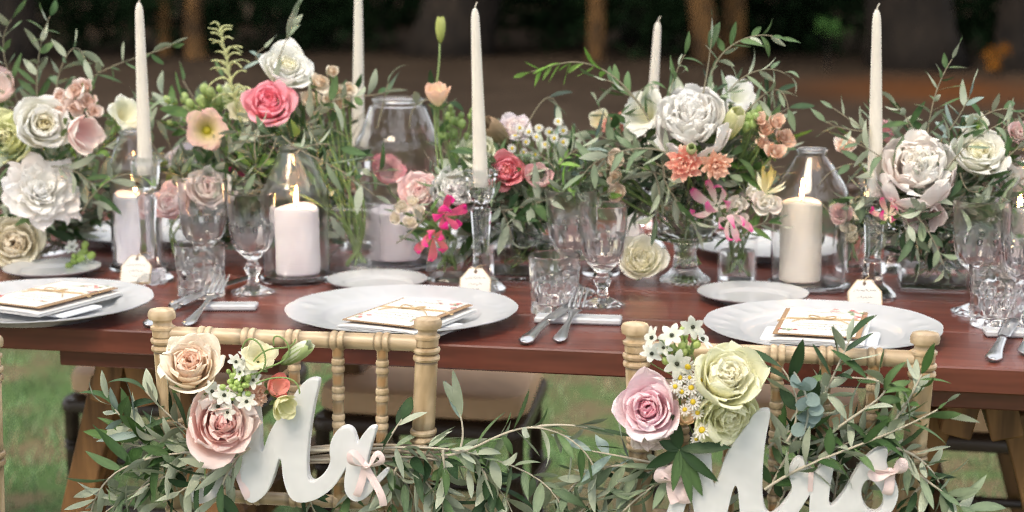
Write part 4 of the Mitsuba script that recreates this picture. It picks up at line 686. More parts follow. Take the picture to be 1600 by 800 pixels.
# small white star and daisy flowers
def star(p, R, face, k, seed, eye=(.03, .035, .02)):
    fr = frame(face) @ rotz(seed * 1.3); m = M()
    for q in range(6): v, f, c = petal(R, R * .62, R * .08, 25, 5, -12, q * 1.0472, ruf=R * .04, c0=(.74, .78, .66), c1=(.80, .80, .78), nu=4, nv=6, point=.6, seed=seed + q); m.add(xf(v, fr, p), f, c)
    kk = put('floret', m, 'petal', k); ic = trimesh.creation.icosphere(1, R * .17); put('floret_eye', placed(ic, fr, p + face * R * .12), 'paint', kk, color=eye)
def daisy(p, R, face, k, seed):
    fr = frame(face) @ rotz(seed); m = M()
    for q in range(12): v, f, c = petal(R, R * .34, R * .3, 10, -14, -8, q * .5236, c0=(.80, .80, .76), c1=(.80, .80, .78), nu=3, nv=4, seed=seed + q); m.add(xf(v, fr, p), f, c)
    kk = put('floret', m, 'petal', k); ic = trimesh.creation.icosphere(2, R * .42); ic.vertices *= [1, 1, .65]; put('floret_disc', placed(ic, fr, p + face * R * .06), 'paint', kk, color=(.62, .46, .03))
def head(kind, spots, label, name, cat, base, R, seed, posf, branch=.0008, col=GREEN):
    k = thing(name, label, cat); r = np.random.default_rng(seed); m = M()
    for q, (px, py, *s) in enumerate(spots):
        p = posf(px, py, r.normal()); rr = size_at(p, (s[0] if s else R)) / 2; face = nrm(nrm(EYE - p) + r.normal(size=3) * .45 + ZZ * .35); (star if kind == 'star' else daisy)(p, rr, face, k, seed + q)
        e = p - face * rr * .1; m.add(*tube(curve([e, e - face * rr * .8, (e + base) / 2 + r.normal(size=3) * .003, base], 8), branch, 5), col)
    put('stem', m, 'paint', k)
sc4 = [(805, 212), (822, 222), (838, 214), (852, 226), (818, 238), (836, 242), (866, 216), (880, 204), (800, 232), (858, 206), (842, 200), (880, 222), (812, 200), (872, 190), (826, 206)]
head('daisy', sc4, 'spray of tiny yellow centred daisies right of the central taper', 'daisy_spray', 'daisies', at(840, 300, .46), 13, 4, lambda x, y, n: at(x, y, .44 + n * .012))
head('star', [(113, 386, 24), (138, 404, 18), (126, 396, 16), (132, 412, 16)], 'small white star flowers with green buds beyond the left charger', 'star_flower_stem', 'star flowers', at(122, 416, .44), 20, 5, lambda x, y, n: at(x, y, .42))
def buds(spots, label, posf, R, col, base, name='green_bud_cluster'):
    k = thing(name, label, 'green buds'); m = M(); r = np.random.default_rng(len(spots))
    for q, (px, py) in enumerate(spots):
        p = posf(px, py, r.normal()); rr = size_at(p, R) / 2 * r.uniform(.7, 1.2); ic = trimesh.creation.icosphere(1, rr); ic.vertices *= [1, 1, 1.3]; put('bud', placed(ic, frame(nrm(p - base)), p), 'lacquer', k, color=np.array(col) * r.uniform(.75, 1.2)); m.add(*tube(curve([p, (p + base) / 2 + r.normal(size=3) * .002, base], 5), .0008, 5), GREEN)
    put('stem', m, 'paint', k)
buds([(120 + rng.normal() * 10, 400 + rng.normal() * 8) for _ in range(9)], 'bright green buds beside the small white star flowers', lambda x, y, n: at(x, y, .42 + n * .005), 11, (.3, .42, .1), at(122, 414, .43))
buds([(312 + rng.normal() * 22, 157 + rng.normal() * 10) for _ in range(26)], 'yellow green buds above the open peach lisianthus', lambda x, y, n: at(x, y, .5 + n * .012), 13, (.3, .40, .13), at(345, 240, .5))
buds([(713 + rng.normal() * 14, 190 + rng.normal() * 22) for _ in range(18)], 'green buds left of the central taper', lambda x, y, n: at(x, y, .52 + n * .012), 13, (.22, .33, .1), at(712, 300, .5))
buds([(1180 + rng.normal() * 16, 184 + rng.normal() * 9) for _ in range(14)], 'green buds above the peach cream spray roses', lambda x, y, n: at(x, y, .46 + n * .01), 13, (.3, .42, .14), at(1150, 270, .47))
# pale green plume and the tall single bud
k = thing('flower_plume', 'pale green feathery plume rising above the peach lisianthus', 'plume'); ax = curve([at(*q) for q in ((380, 200, .48), (362, 135, .48), (352, 85, .48), (342, 40, .48))], 20); put('stem', tube(ax, np.linspace(.0016, .0008, 20), 6), 'paint', k, color=(.4, .43, .2))
for q in range(26):
    s = q / 25; i0 = min(19, int(4 + s * 15)); o = ax[i0]; sd = (-1) ** q * (.85 + .3 * rng.random()); L = size_at(o, 46 * (1 - .6 * s) * rng.uniform(.5, 1.1)); e = np.array([1, rng.normal() * .6, rng.normal() * .25]) * sd; c = curve([o, o + e * L * .45 + ZZ * L * .55, o + e * L * .8 + ZZ * (L * .55 - L * .15 * (1 - s)), o + e * L * 1.0 + ZZ * L * (.15 + .4 * s)], 14)
    v, f = tube(c, (.0013 + .0011 * np.abs(np.sin(np.arange(14) * 1.9 + q))) * np.linspace(1, .5, 14), 6); put('tassel', (v + (meshkit.noise(v * 700)[:, None] - .5) * .002, f), 'paint', k, color=np.array([.52, .55, .27]) * rng.uniform(.8, 1.1))
k = bloom('bud', 688, 56, 16, .47, ((.58, .62, .22), (.62, .66, .28), (.42, .5, .14)), 'tall yellow green lisianthus bud on a long bare stem', 'flower_bud', (.05, 2.6), stem=False, squash=1.25)
put('stalk', tube(curve([at(*q) for q in ((687, 68, .47), (685, 110, .47), (680, 160, .47), (690, 300, .46), (694, 425, .45))], 24), .0017, 7), 'paint', k, color=(.22, .30, .12))

# named olive branches and leaves over the table
def br(px, n, Lpx, tone, label, seed, droop=0, t=.45, **kw):
    pts = [at(x, y, (q[0] if q else t)) for x, y, *q in px]; L = size_at(pts[0], Lpx); return sprig(pts, n, L, kw.pop('W', L * .23), tone, label, seed=seed, droop=droop, **kw)
br([(1012, 180), (985, 145), (940, 108), (895, 97), (855, 105), (830, 112)], 15, 42, 'fresh', 'long arching olive branch with drooping bright leaves', 1, .5, .46, start=.45, under=.1, bsdf='thinleaf', spread=(30, 70))
br([(1015, 190), (1000, 165), (975, 140), (948, 125)], 14, 52, 'olive', 'olive sprig below the long arching branch', 2, .1, .46)
br([(1112, 118), (1128, 85), (1160, 62), (1195, 55), (1220, 60)], 17, 44, 'olive', 'olive branch sweeping up and away above the great white peony', 3, .05, .46, start=.05)
br([(1098, 150), (1104, 118), (1112, 60)], 3, 62, 'dark', 'single dark upright leaf above the great white peony', 4, 0, .45, W=.013, start=.8, spread=(5, 25), under=0)
br([(1040, 190), (1045, 150), (1058, 110), (1070, 85)], 14, 42, 'olive', 'olive sprig just right of the far ivory taper', 5, 0, .45)
br([(1120, 180), (1150, 130), (1185, 110), (1235, 120)], 14, 44, 'grey', 'grey green olive sprig at the upper right of the cake stand', 6, .05, .46)
br([(1150, 190), (1185, 155), (1210, 140), (1232, 170)], 8, 48, 'grey', 'olive twig curling over with one pale hanging leaf', 7, .4, .45, start=.4)
br([(1050, 242), (1010, 232), (960, 240), (925, 258), (905, 290)], 15, 58, 'grey', 'pale olive branch sweeping left below the great white peony', 8, .3, .40, start=.05)
br([(1036, 262), (1040, 285), (1058, 315), (1078, 345), (1088, 360)], 11, 54, 'olive', 'olive sprig hanging down before the cake stand bowl', 9, .5, .41)
br([(1022, 270), (1030, 300), (1025, 340)], 6, 60, 'grey', 'pale hanging leaves left of the cake stand bowl', 10, .7, .41)
br([(800, 235), (835, 175), (858, 152), (880, 200), (878, 240)], 9, 46, 'blue', 'twig bending over above the daisies with pale leaves', 11, .6, .5, start=.5)
br([(80, 190), (130, 130), (190, 98), (245, 80), (268, 72)], 12, 40, 'olive', 'long olive branch reaching past the leftmost taper', 12, .1, .45, start=.45)
br([(60, 190), (58, 120), (66, 60), (78, 25)], 18, 48, 'olive', 'tall olive branch rising at the left edge', 13, 0, .46)
br([(30, 190), (15, 120), (5, 70), (18, 30)], 14, 46, 'olive', 'olive sprig at the top left corner', 14, 0, .46)
br([(90, 140), (100, 95), (118, 75), (132, 92)], 10, 52, 'grey', 'grey olive sprig turning down beside the tall left branch', 15, .15, .44)
br([(80, 260), (110, 265), (140, 285), (155, 310)], 12, 50, 'olive', 'olive sprig between the closed pink peony and the ruffled one', 16, .3, .37)
br([(130, 330), (160, 290), (190, 274), (208, 272)], 8, 55, 'fresh', 'bright olive sprig before the leftmost candlestick', 17, 0, .36, under=.2)
br([(430, 110), (440, 80), (455, 45), (462, 28)], 5, 52, 'grey', 'pair of pale leaves standing above the topmost white rose', 18, 0, .48, start=.6, spread=(8, 30), under=.1)
br([(490, 180), (530, 155), (570, 150), (600, 145)], 12, 56, 'olive', 'olive sprig reaching toward the widest lantern', 19, 0, .45)
br([(590, 200), (596, 175), (606, 130)], 2, 62, 'grey', 'single pale leaf standing by the widest lantern', 20, 0, .46, start=.7, spread=(5, 20))
br([(440, 212), (480, 240), (520, 260), (560, 285), (585, 305)], 11, 58, 'grey', 'pale olive branch drooping between the two middle lanterns', 21, .2, .38)
br([(430, 210), (395, 212), (370, 206)], 7, 50, 'grey', 'pale olive sprig right of the open peach lisianthus', 22, .1, .40)
br([(432, 215), (420, 245), (400, 270)], 6, 48, 'grey', 'olive leaves fanning down beside the middle lantern', 23, .5, .39)
br([(400, 250), (398, 235), (402, 200)], 3, 60, 'grey', 'broad pale leaf hanging behind the wine goblet', 24, .9, .38, start=.5)
br([(460, 240), (500, 225), (530, 230)], 9, 54, 'olive', 'olive sprig crossing over the middle lantern', 25, .1, .38)
br([(260, 250), (235, 215), (232, 190), (228, 150)], 12, 50, 'grey', 'grey olive sprig just right of the leftmost taper', 26, 0, .42)
br([(300, 215), (270, 180), (255, 150)], 9, 56, 'broad', 'broad dark leaves left of the open peach lisianthus', 27, .1, .5, blunt=.4)
br([(415, 95), (400, 90), (412, 75)], 4, 34, 'blue', 'small blue grey leaves beside the topmost white rose', 28, 0, .5, blunt=1)
br([(700, 280), (690, 220), (695, 170)], 12, 58, 'broad', 'broad dark leaf sprig behind the peach lisianthus by the taper', 29, 0, .54, blunt=.5)
br([(640, 200), (650, 165), (700, 160)], 7, 50, 'dark', 'dark leaves over the shoulder of the widest lantern', 30, 0, .5)
br([(620, 380), (655, 350), (672, 330)], 7, 40, 'broad', 'small leaf sprig among the tiny cream spray roses', 31, .1, .36, blunt=.4)
br([(780, 330), (830, 320), (880, 300)], 12, 62, 'dark', 'dark olive sprig under the pink tulip shaped rose', 32, .2, .40)
br([(760, 300), (790, 340), (800, 375)], 10, 56, 'dark', 'dark olive leaves hanging over the wide low vase', 33, .3, .40)
br([(850, 310), (900, 250), (930, 215)], 14, 50, 'blue', 'grey green leafy sprig left of the left coral carnation', 34, 0, .45)
br([(860, 290), (880, 250), (905, 232)], 12, 48, 'fresh', 'fresh green sprig under the daisies', 35, 0, .43, under=.2)
br([(1445, 250), (1452, 190), (1468, 130), (1488, 92)], 17, 44, 'olive', 'upright olive branch behind the huge blush peony', 36, 0, .45)
br([(1440, 250), (1400, 215), (1345, 205), (1290, 190)], 15, 48, 'grey', 'olive branch crossing behind the rightmost taper', 37, 0, .47)
br([(1420, 260), (1360, 255), (1310, 262), (1280, 290)], 12, 50, 'grey', 'pale olive sprig before the rightmost taper, drooping left', 38, .2, .44)
br([(1480, 250), (1530, 185), (1570, 170), (1615, 205)], 17, 50, 'olive', 'arching olive branch above the creamy white rose', 39, .2, .46)
br([(1440, 230), (1420, 190), (1400, 165)], 10, 48, 'olive', 'olive sprig between the taper and the upright branch', 40, 0, .45)
br([(1470, 220), (1505, 170), (1515, 150)], 9, 50, 'blue', 'blue grey olive sprig right of the upright branch', 41, 0, .46)
br([(1400, 330), (1425, 360), (1435, 395)], 8, 52, 'grey', 'olive leaves hanging in front of the large square vase', 42, .5, .37)
br([(1430, 335), (1455, 370), (1475, 415)], 7, 54, 'grey', 'olive leaves hanging down the middle of the large square vase', 43, .5, .38)
br([(1500, 270), (1520, 300), (1545, 290)], 8, 46, 'dark', 'dark leaves under the creamy white rose', 44, .3, .42)
br([(1590, 260), (1560, 230), (1600, 180)], 12, 50, 'olive', 'olive sprig at the right edge of the flowers', 45, .1, .5)
br([(1150, 375), (1125, 350), (1095, 335)], 10, 42, 'broad', 'leafy sprig left in the small tumbler vase', 46, .2, .43, blunt=.3)
br([(1160, 370), (1190, 350), (1220, 352)], 10, 40, 'broad', 'leafy sprig right in the small tumbler vase', 47, .2, .42, blunt=.3)

# leaves that fill the arrangements
def fill(n, mouth, xr, yr, tr, Lpx, tones, label, grp, seed, nl=10):
    r = np.random.default_rng(seed); m0 = at(*mouth)
    for q in range(n):
        px, py, t = r.uniform(*xr), r.uniform(*yr), r.uniform(*tr); e = at(px, py, t); tone = tones[r.integers(len(tones))]; mid = (m0 + e) / 2 + r.normal(size=3) * .012 + ZZ * .012; L = size_at(e, Lpx) * r.uniform(.85, 1.15)
        br_ = 'broad' == tone; sprig([m0 + r.normal(size=3) * [.02, .015, .01], mid, e], nl, L, L * (.34 if br_ else .23), tone, label, grp, seed=seed * 50 + q, start=.3, name='filler_sprig', cat='leafy sprig', blunt=.35 if br_ else 0, under=.3)
fill(17, (62, 352, .47), (-45, 225), (120, 345), (.42, .6), 48, ['olive', 'dark', 'broad', 'olive'], 'olive sprig filling the left arrangement', 'olive sprigs filling the left arrangement', 1)
fill(26, (420, 320, .52), (250, 590), (125, 330), (.44, .64), 50, ['olive', 'dark', 'olive', 'grey', 'broad'], 'olive sprig filling the middle left arrangement', 'olive sprigs filling the middle left arrangement', 2)
fill(20, (800, 345, .5), (640, 915), (195, 370), (.44, .62), 50, ['broad', 'dark', 'olive', 'dark'], 'leafy sprig filling the centre of the table', 'leafy sprigs filling the centre of the table', 3)
fill(26, (1075, 290, .5), (915, 1245), (120, 330), (.44, .62), 50, ['olive', 'dark', 'broad', 'olive', 'grey'], 'olive sprig filling the cake stand bowl', 'olive sprigs filling the cake stand bowl', 4)
fill(24, (1455, 355, .47), (1285, 1640), (165, 400), (.42, .62), 50, ['olive', 'dark', 'dark', 'grey', 'olive'], 'olive sprig filling the right arrangement', 'olive sprigs filling the right arrangement', 5)
fill(8, (1320, 370, .55), (1260, 1385), (285, 390), (.5, .6), 40, ['dark', 'broad'], 'dark sprig filling behind the right candlestick', 'dark sprigs behind the right candlestick', 6, 8)
fill(9, (550, 380, .5), (500, 660), (290, 400), (.46, .66), 46, ['dark', 'olive'], 'dark olive sprig trailing between the middle lanterns', 'dark olive sprigs between the middle lanterns', 7)
for q, (m_, xr, yr, lb) in enumerate((((70, 400, .5), (-40, 200), (280, 385), 'dark leaf sprig low in the left arrangement'), ((330, 400, .55), (225, 420), (240, 360), 'dark leaf sprig low behind the left goblets'), ((480, 390, .56), (400, 560), (240, 370), 'dark leaf sprig low behind the middle lanterns'),
    ((800, 400, .52), (650, 930), (280, 400), 'dark leaf sprig low in the centre of the table'), ((1050, 330, .52), (930, 1240), (230, 330), 'dark leaf sprig low round the cake stand bowl'), ((1460, 420, .5), (1380, 1600), (290, 420), 'dark leaf sprig low in the large square vase'))):
    fill(13, m_, xr, yr, (.48, .6), 52, ['broad', 'dark', 'dark'], lb, lb.replace('sprig', 'sprigs'), 20 + q, 10)
for q, (m_, xr, yr, n_, lb) in enumerate((((90, 340, .46), (-40, 230), (150, 330), 12, 'fresh leafy sprig among the blooms of the left arrangement'), ((420, 300, .47), (255, 580), (140, 300), 16, 'fresh leafy sprig among the blooms of the middle left arrangement'),
    ((790, 330, .46), (640, 920), (205, 330), 14, 'fresh leafy sprig among the blooms at the centre of the table'), ((1075, 280, .46), (920, 1245), (140, 300), 14, 'fresh leafy sprig among the blooms of the cake stand bowl'), ((1455, 330, .45), (1290, 1630), (170, 340), 14, 'fresh leafy sprig among the blooms of the right arrangement'))):
    fill(n_, m_, xr, yr, (.46, .56), 44, ['olive', 'grey', 'fresh', 'olive'], lb, lb.replace('sprig', 'sprigs'), 40 + q, 10)
fill(13, (490, 300, .50), (370, 610), (190, 320), (.46, .54), 52, ['grey', 'olive', 'olive'], 'olive sprig over the shoulders of the middle lanterns', 'olive sprigs over the shoulders of the middle lanterns', 60, 12)
fill(10, (300, 320, .46), (215, 400), (190, 320), (.44, .54), 50, ['grey', 'olive', 'olive'], 'olive sprig around the open peach lisianthus', 'olive sprigs around the open peach lisianthus', 61, 12)
fill(10, (870, 330, .44), (840, 1000), (215, 340), (.40, .5), 52, ['grey', 'olive', 'fresh'], 'olive sprig left of the cake stand bowl', 'olive sprigs left of the cake stand bowl', 62, 12)
fill(12, (790, 320, .46), (650, 910), (220, 340), (.38, .48), 54, ['grey', 'olive', 'olive'], 'pale olive sprig leaning out at the centre of the table', 'pale olive sprigs leaning out at the centre of the table', 70, 12)
fill(10, (1080, 290, .48), (930, 1250), (190, 275), (.45, .52), 54, ['grey', 'olive', 'olive'], 'pale olive sprig leaning out of the cake stand bowl', 'pale olive sprigs leaning out of the cake stand bowl', 71, 12)
fill(10, (1455, 340, .44), (1290, 1620), (190, 350), (.36, .46), 54, ['grey', 'olive', 'olive'], 'pale olive sprig leaning out of the right arrangement', 'pale olive sprigs leaning out of the right arrangement', 72, 12)
fill(8, (70, 330, .44), (-30, 200), (170, 340), (.36, .46), 52, ['grey', 'olive', 'olive'], 'pale olive sprig leaning out of the left arrangement', 'pale olive sprigs leaning out of the left arrangement', 73, 12)

# ---------------------------------------------------------------- signs, flowers and garlands on the two near chairs
def chaikin(p, k=2):
    p = np.array(p, float)
    for _ in range(k):
        q = np.roll(p, -1, 0); p = np.stack([p * .75 + q * .25, p * .25 + q * .75], 1).reshape(-1, 2)
    return p
def letter(pxs, ch, off, holes=()):
    o, x, y = ch; to2 = lambda q: (lambda p: ((p - o) @ x, p[2]))(atc(q[0], q[1], ch, off)); g = Polygon(chaikin([to2(q) for q in pxs], 2), [chaikin([to2(q) for q in h_], 2) for h_ in holes]).buffer(0)
    return g, np.stack([x, ZZ, -y], 1), o - y * off
def sign(letters, ch, off, label, th=.016):
    k = thing('letter_sign', label, 'sign')
    for pxs, holes in letters:
        g, R, o = letter(pxs, ch, off, holes); from manifold3d import CrossSection, FillRule; body = None
        for b_, z0, z1 in ((0, .0012, th - .0012), (.0004, .0005, th - .0005), (.0011, 0, th)):
            gg = g.buffer(-b_).simplify(.00012)
            for q in getattr(gg, 'geoms', [gg]):
                e = CrossSection([np.array(q.exterior.coords)[:-1]] + [np.array(w.coords)[:-1] for w in q.interiors], FillRule.EvenOdd).extrude(z1 - z0).translate([0, 0, z0]); body = e if body is None else body + e
        e = body.refine_to_length(.012).to_mesh(); lv = e.vert_properties[:, :3]; m = M().add(xf(lv, R, o), e.tri_verts, np.array([.70, .715, .73]) * (.90 + .16 * meshkit.fbm(lv * [60, 60, 60], 3)[:, None]))
        put('letter', m, 'lacquer', k, smooth=False)
Mr_M = [(502, 587), (484, 588.5), (471, 602), (455, 627), (435, 655), (424, 676), (417, 698), (414.5, 702), (412, 690), (412, 664), (409, 632), (404, 606), (394, 602), (384, 622), (366, 680), (346, 738), (332, 758), (312, 757), (300, 764), (302, 777), (318, 783), (340, 776), (358, 752), (372, 720), (378, 700), (380.5, 731), (386, 768), (394, 780), (405, 780), (423, 765), (433, 740), (439, 717), (442, 711), (445, 714), (447, 742), (455, 768), (466, 779), (483, 780), (504, 773), (527, 756), (544, 728), (546, 722), (541, 754), (547, 771), (561, 780), (579, 771), (592, 754), (609, 737), (611, 731), (605, 728), (592, 742), (580, 750), (576, 742), (578, 714), (584, 690), (592, 667), (590, 662), (580, 663), (568, 678), (563, 690), (559, 678), (556, 668), (545, 661), (531, 667), (522, 682), (519, 699), (522, 712), (517, 727), (501, 745), (491, 749), (485, 739), (484, 714), (488, 671), (495, 627), (503, 596)]
sign([(Mr_M, ())], CH1, .035, 'white painted wooden cursive Mr sign hung on the left chair')
Ms_M = [(1204, 636), (1190, 636), (1178, 641), (1168, 659), (1150, 682), (1136, 703), (1126, 734), (1119, 752), (1115, 756), (1113, 740), (1112, 706), (1108, 680), (1098, 668), (1086, 676), (1073, 705), (1062, 735), (1045, 790), (1030, 830), (1010, 850), (1020, 862), (1045, 850), (1062, 815), (1076, 772), (1080, 765), (1083, 780), (1090, 820), (1100, 850), (1112, 855), (1125, 840), (1137, 797), (1144, 764), (1150, 750), (1154, 762), (1156, 795), (1164, 835), (1180, 856), (1200, 852), (1225, 826), (1247, 795), (1262, 772), (1266, 765), (1263, 800), (1272, 835), (1292, 838), (1312, 810), (1332, 800), (1352, 812), (1378, 806), (1396, 790), (1403, 768), (1401, 752), (1390, 735), (1383, 717), (1387, 699), (1382, 694), (1362, 700), (1338, 726), (1320, 761), (1299, 787), (1294, 780), (1296, 758), (1301, 730), (1307, 709), (1302, 706), (1290, 714), (1277, 728), (1271, 735), (1266, 728), (1258, 714), (1246, 709), (1236, 720), (1232, 732), (1235, 748), (1239, 758), (1229, 776), (1212, 796), (1200, 800), (1192, 780), (1191, 742), (1195, 687), (1203, 650)]
sign([(Ms_M, ([(1356, 741), (1346, 752), (1344, 768), (1352, 789), (1366, 797), (1378, 788), (1380, 770), (1370, 752)],))], CH2, .035, 'white painted wooden cursive Mrs sign hung on the right chair')

def strip(pts, w_, nrmv, th=.0006, k=18):
    """ribbon: a thin band along the points, its width along the given direction turned a little as it goes"""
    c = curve(pts, k); tg = np.gradient(c, axis=0); tg /= np.linalg.norm(tg, axis=1, keepdims=True); nv = np.array(nrmv, float); nv = nv if nv.ndim == 2 else np.repeat(nv[None], k, 0)
    sd = np.cross(nv, tg); sd /= np.linalg.norm(sd, axis=1, keepdims=True) + 1e-9; n2 = np.cross(tg, sd); a = c + sd * w_ / 2; b = c - sd * w_ / 2; mid_ = c + n2 * w_ * .08
    v = np.stack([a + n2 * th / 2, mid_ + n2 * th / 2, b + n2 * th / 2, b - n2 * th / 2, mid_ - n2 * th / 2, a - n2 * th / 2], 1).reshape(-1, 3); i, j = np.meshgrid(np.arange(k - 1), np.arange(6), indexing='ij'); q = i * 6 + j; r = i * 6 + (j + 1) % 6
    f = [np.stack([q, r, r + 6], -1).reshape(-1, 3), np.stack([q, r + 6, q + 6], -1).reshape(-1, 3)]; e = (k - 1) * 6; f += [np.array([[0, 5, 1], [1, 5, 4], [1, 4, 2], [2, 4, 3]]), np.array([[0, 1, 5], [1, 4, 5], [1, 2, 4], [2, 3, 4]]) + e]
    return v, np.vstack(f)
SAT = (.78, .63, .62)
def bow(cpx, loops, tails, ch, off, label, w_=.0075, kn=.0045):
    o, x, y = ch; k = thing('ribbon_bow', label, 'ribbon'); g = lambda q, d=0: atc(q[0], q[1], ch, off + d); c = g(cpx, .006)
    for l in loops:
        p = [c] + [g(q, .005 + .008 * math.sin(math.pi * (e + 1) / (len(l) + 1))) for e, q in enumerate(l)] + [c]; kk = 26; cc = curve(p, kk); up = np.repeat((-y)[None], kk, 0) * .35 + nrm(cc.mean(0) - c) * 0 + np.linspace(1, -1, kk)[:, None] * ZZ * .9; put('loop', strip(p, w_, up, k=kk), 'paint', k, smooth=40, color=SAT)
    for l in tails: p = [c] + [g(q, .004 + .002 * (e % 2)) for e, q in enumerate(l)]; put('tail', strip(p, w_ * 1.25, -y + ZZ * .1 + x * .25), 'paint', k, smooth=40, color=SAT)
    ic = trimesh.creation.icosphere(2, kn); ic.vertices *= [1, .8, 1.15]; put('knot', placed(ic, np.stack([x, y, ZZ], 1), c), 'lacquer', k, color=SAT)
bow((571, 728), [[(562, 716), (549, 708), (547, 720), (557, 727)], [(580, 722), (592, 709), (597, 716), (588, 726)]], [[(567, 745), (561, 765), (557, 775)], [(580, 745), (591, 764), (599, 790)]], CH1, .052, 'pale pink satin ribbon bow tied on the letter r of the left sign')
bow((1391, 737), [[(1380, 743), (1366, 745), (1362, 741), (1376, 737)], [(1400, 733), (1411, 722), (1412, 730), (1403, 738)]], [[(1390, 750), (1389, 762), (1385, 772)]], CH2, .052, 'pale pink satin ribbon bow tied on the last letter of the right sign', .01)
bow((1052, 752), [[(1046, 742), (1033, 738), (1030, 748), (1044, 752)], [(1060, 744), (1054, 733), (1046, 736), (1048, 747)]], [[(1060, 762), (1068, 772), (1071, 786)], [(1052, 765), (1058, 785)]], CH2, .05, 'pale pink satin ribbon knot below the pink rose of the right chair', .013)
bow((371, 728), [[(364, 722), (356, 716), (360, 727)]], [[(378, 748), (386, 768), (391, 778)], [(372, 710), (372, 690)]], CH1, .045, 'pale pink satin ribbon hanging below the blush rose of the left chair', .011)
k = thing('ribbon_tie', 'short pink ribbon tying the middle letter of the right sign', 'ribbon'); put('band', strip([atc(1268, 730, CH2, .0515), atc(1267, 748, CH2, .053), atc(1266, 768, CH2, .0515)], .006, -CH2[2], k=10), 'paint', k, smooth=40, color=SAT)

# blooms
def fb(kind, px, py, d, ch, off, cols, label, name='rose', tilt=(0, 0), **kw): return bloom(kind, px, py, d, 0, cols, label, name, tilt, pos=atc(px, py, ch, off), stem=False, **kw)
fb('rose', 295, 575, 104, CH1, .055, ((.95, .70, .56), (.95, .80, .69), (.92, .87, .75)), 'large peach cream rose on the left chair', 'rose', (-.05, .55), squash=1.25)
fb('gardenrose', 346, 662, 112, CH1, .065, ((.90, .50, .47), (.95, .72, .68), (.95, .80, .77)), 'full blush pink garden rose low on the left chair', 'rose', (.15, .05))
fb('lisianthus', 404, 562, 58, CH1, .05, (YC, (.80, .76, .52), YC), 'pale yellow lisianthus at the top of the left chair spray', 'lisianthus', (.1, .5), seed=5)
fb('cup', 440, 630, 46, CH1, .06, (YC, (.78, .77, .50), YG), 'creamy yellow lisianthus bud against the M of the left sign', 'lisianthus', (.5, -.5), squash=1.1)
fb('cup', 428, 606, 42, CH1, .05, (CO, (.80, .26, .24), PE), 'coral bud beside the creamy yellow lisianthus bud', 'flower_bud', (.7, .3))
fb('carnation', 402, 614, 44, CH1, .05, (PE, (.82, .58, .46), PE), 'peach carnation petals in the middle of the left chair spray', 'carnation', (.2, 0))
fb('bud', 452, 560, 26, CH1, .05, (WG, (.55, .65, .32), GREEN), 'green white bud at the right end of the left chair spray', 'flower_bud', (1.2, .8), squash=1.3)
posL = lambda off: (lambda x, y, n: atc(x, y, CH1, off + n * .004)); posR = lambda off: (lambda x, y, n: atc(x, y, CH2, off + n * .004))
head('star', [(330, 612, 36), (350, 618, 36), (340, 636, 34), (362, 628, 32), (385, 628, 34), (322, 628, 30), (356, 644, 30)], 'cluster of white star flowers between the two big left chair roses', 'star_flower_stem', 'star flowers', atc(372, 640, CH1, .04), 34, 11, posL(.075))
head('star', [(368, 566, 30), (390, 575, 34), (382, 556, 26), (396, 594, 30), (376, 582, 28)], 'white star flowers above the green buds of the left chair', 'star_flower_stem', 'star flowers', atc(385, 620, CH1, .04), 30, 12, posL(.065))
buds([(373 + rng.normal() * 10, 598 + rng.normal() * 10) for _ in range(38)], 'ball of bright green buds on the left chair', lambda x, y, n: atc(x, y, CH1, .066 + n * .004), 10, (.34, .46, .14), atc(376, 615, CH1, .04))
fb('gardenrose', 1015, 640, 104, CH2, .06, ((.92, .46, .56), (.95, .70, .76), (.95, .83, .86)), 'full pink garden rose on the right chair', 'rose', (-.2, .12), squash=1.1)
fb('rose', 1015, 672, 66, CH2, .05, (LP, LP, (.80, .70, .66)), 'paler outer rose under the full pink garden rose', 'rose', (.3, -.9))
fb('rose', 1130, 594, 112, CH2, .066, ((.92, .88, .72), (.91, .89, .73), (.87, .88, .66)), 'large pale yellow rose on the right chair', 'rose', (.35, .45), squash=1.2)
fb('rose', 1134, 640, 108, CH2, .045, ((.90, .88, .68), (.90, .89, .68), (.86, .88, .62)), 'green yellow outer rose petals draped over the right sign', 'rose', (.45, -.75))
head('star', [(1020, 528, 40), (1050, 525, 42), (1083, 510, 40), (1096, 531, 42), (1018, 554, 38), (1057, 568, 46), (1036, 544, 30)], 'white black eyed star flowers topping the right chair spray', 'star_flower_stem', 'star flowers', atc(1062, 600, CH2, .045), 40, 13, posR(.062))
head('daisy', [(1075, 573, 24), (1093, 594, 24), (1062, 590, 20), (1080, 606, 22), (1098, 612, 20), (1065, 612, 18), (1083, 628, 22), (1097, 672, 26), (1070, 640, 18), (1090, 645, 18), (1055, 604, 18), (1103, 628, 16), (1078, 590, 16), (1088, 686, 16)], 'small yellow centred daisies between the pink and yellow roses', 'daisy_spray', 'daisies', atc(1078, 660, CH2, .035), 20, 14, posR(.066))
buds([(1052 + rng.normal() * 16, 545 + rng.normal() * 12) for _ in range(22)], 'lime green buds behind the black eyed star flowers', lambda x, y, n: atc(x, y, CH2, .05 + n * .005), 12, (.40, .50, .16), atc(1058, 590, CH2, .04))
fb('cup', 1070, 652, 32, CH2, .06, (PE, (.62, .42, .2), YC), 'withered tan bud under the daisies of the right chair', 'flower_bud', (.2, .2))
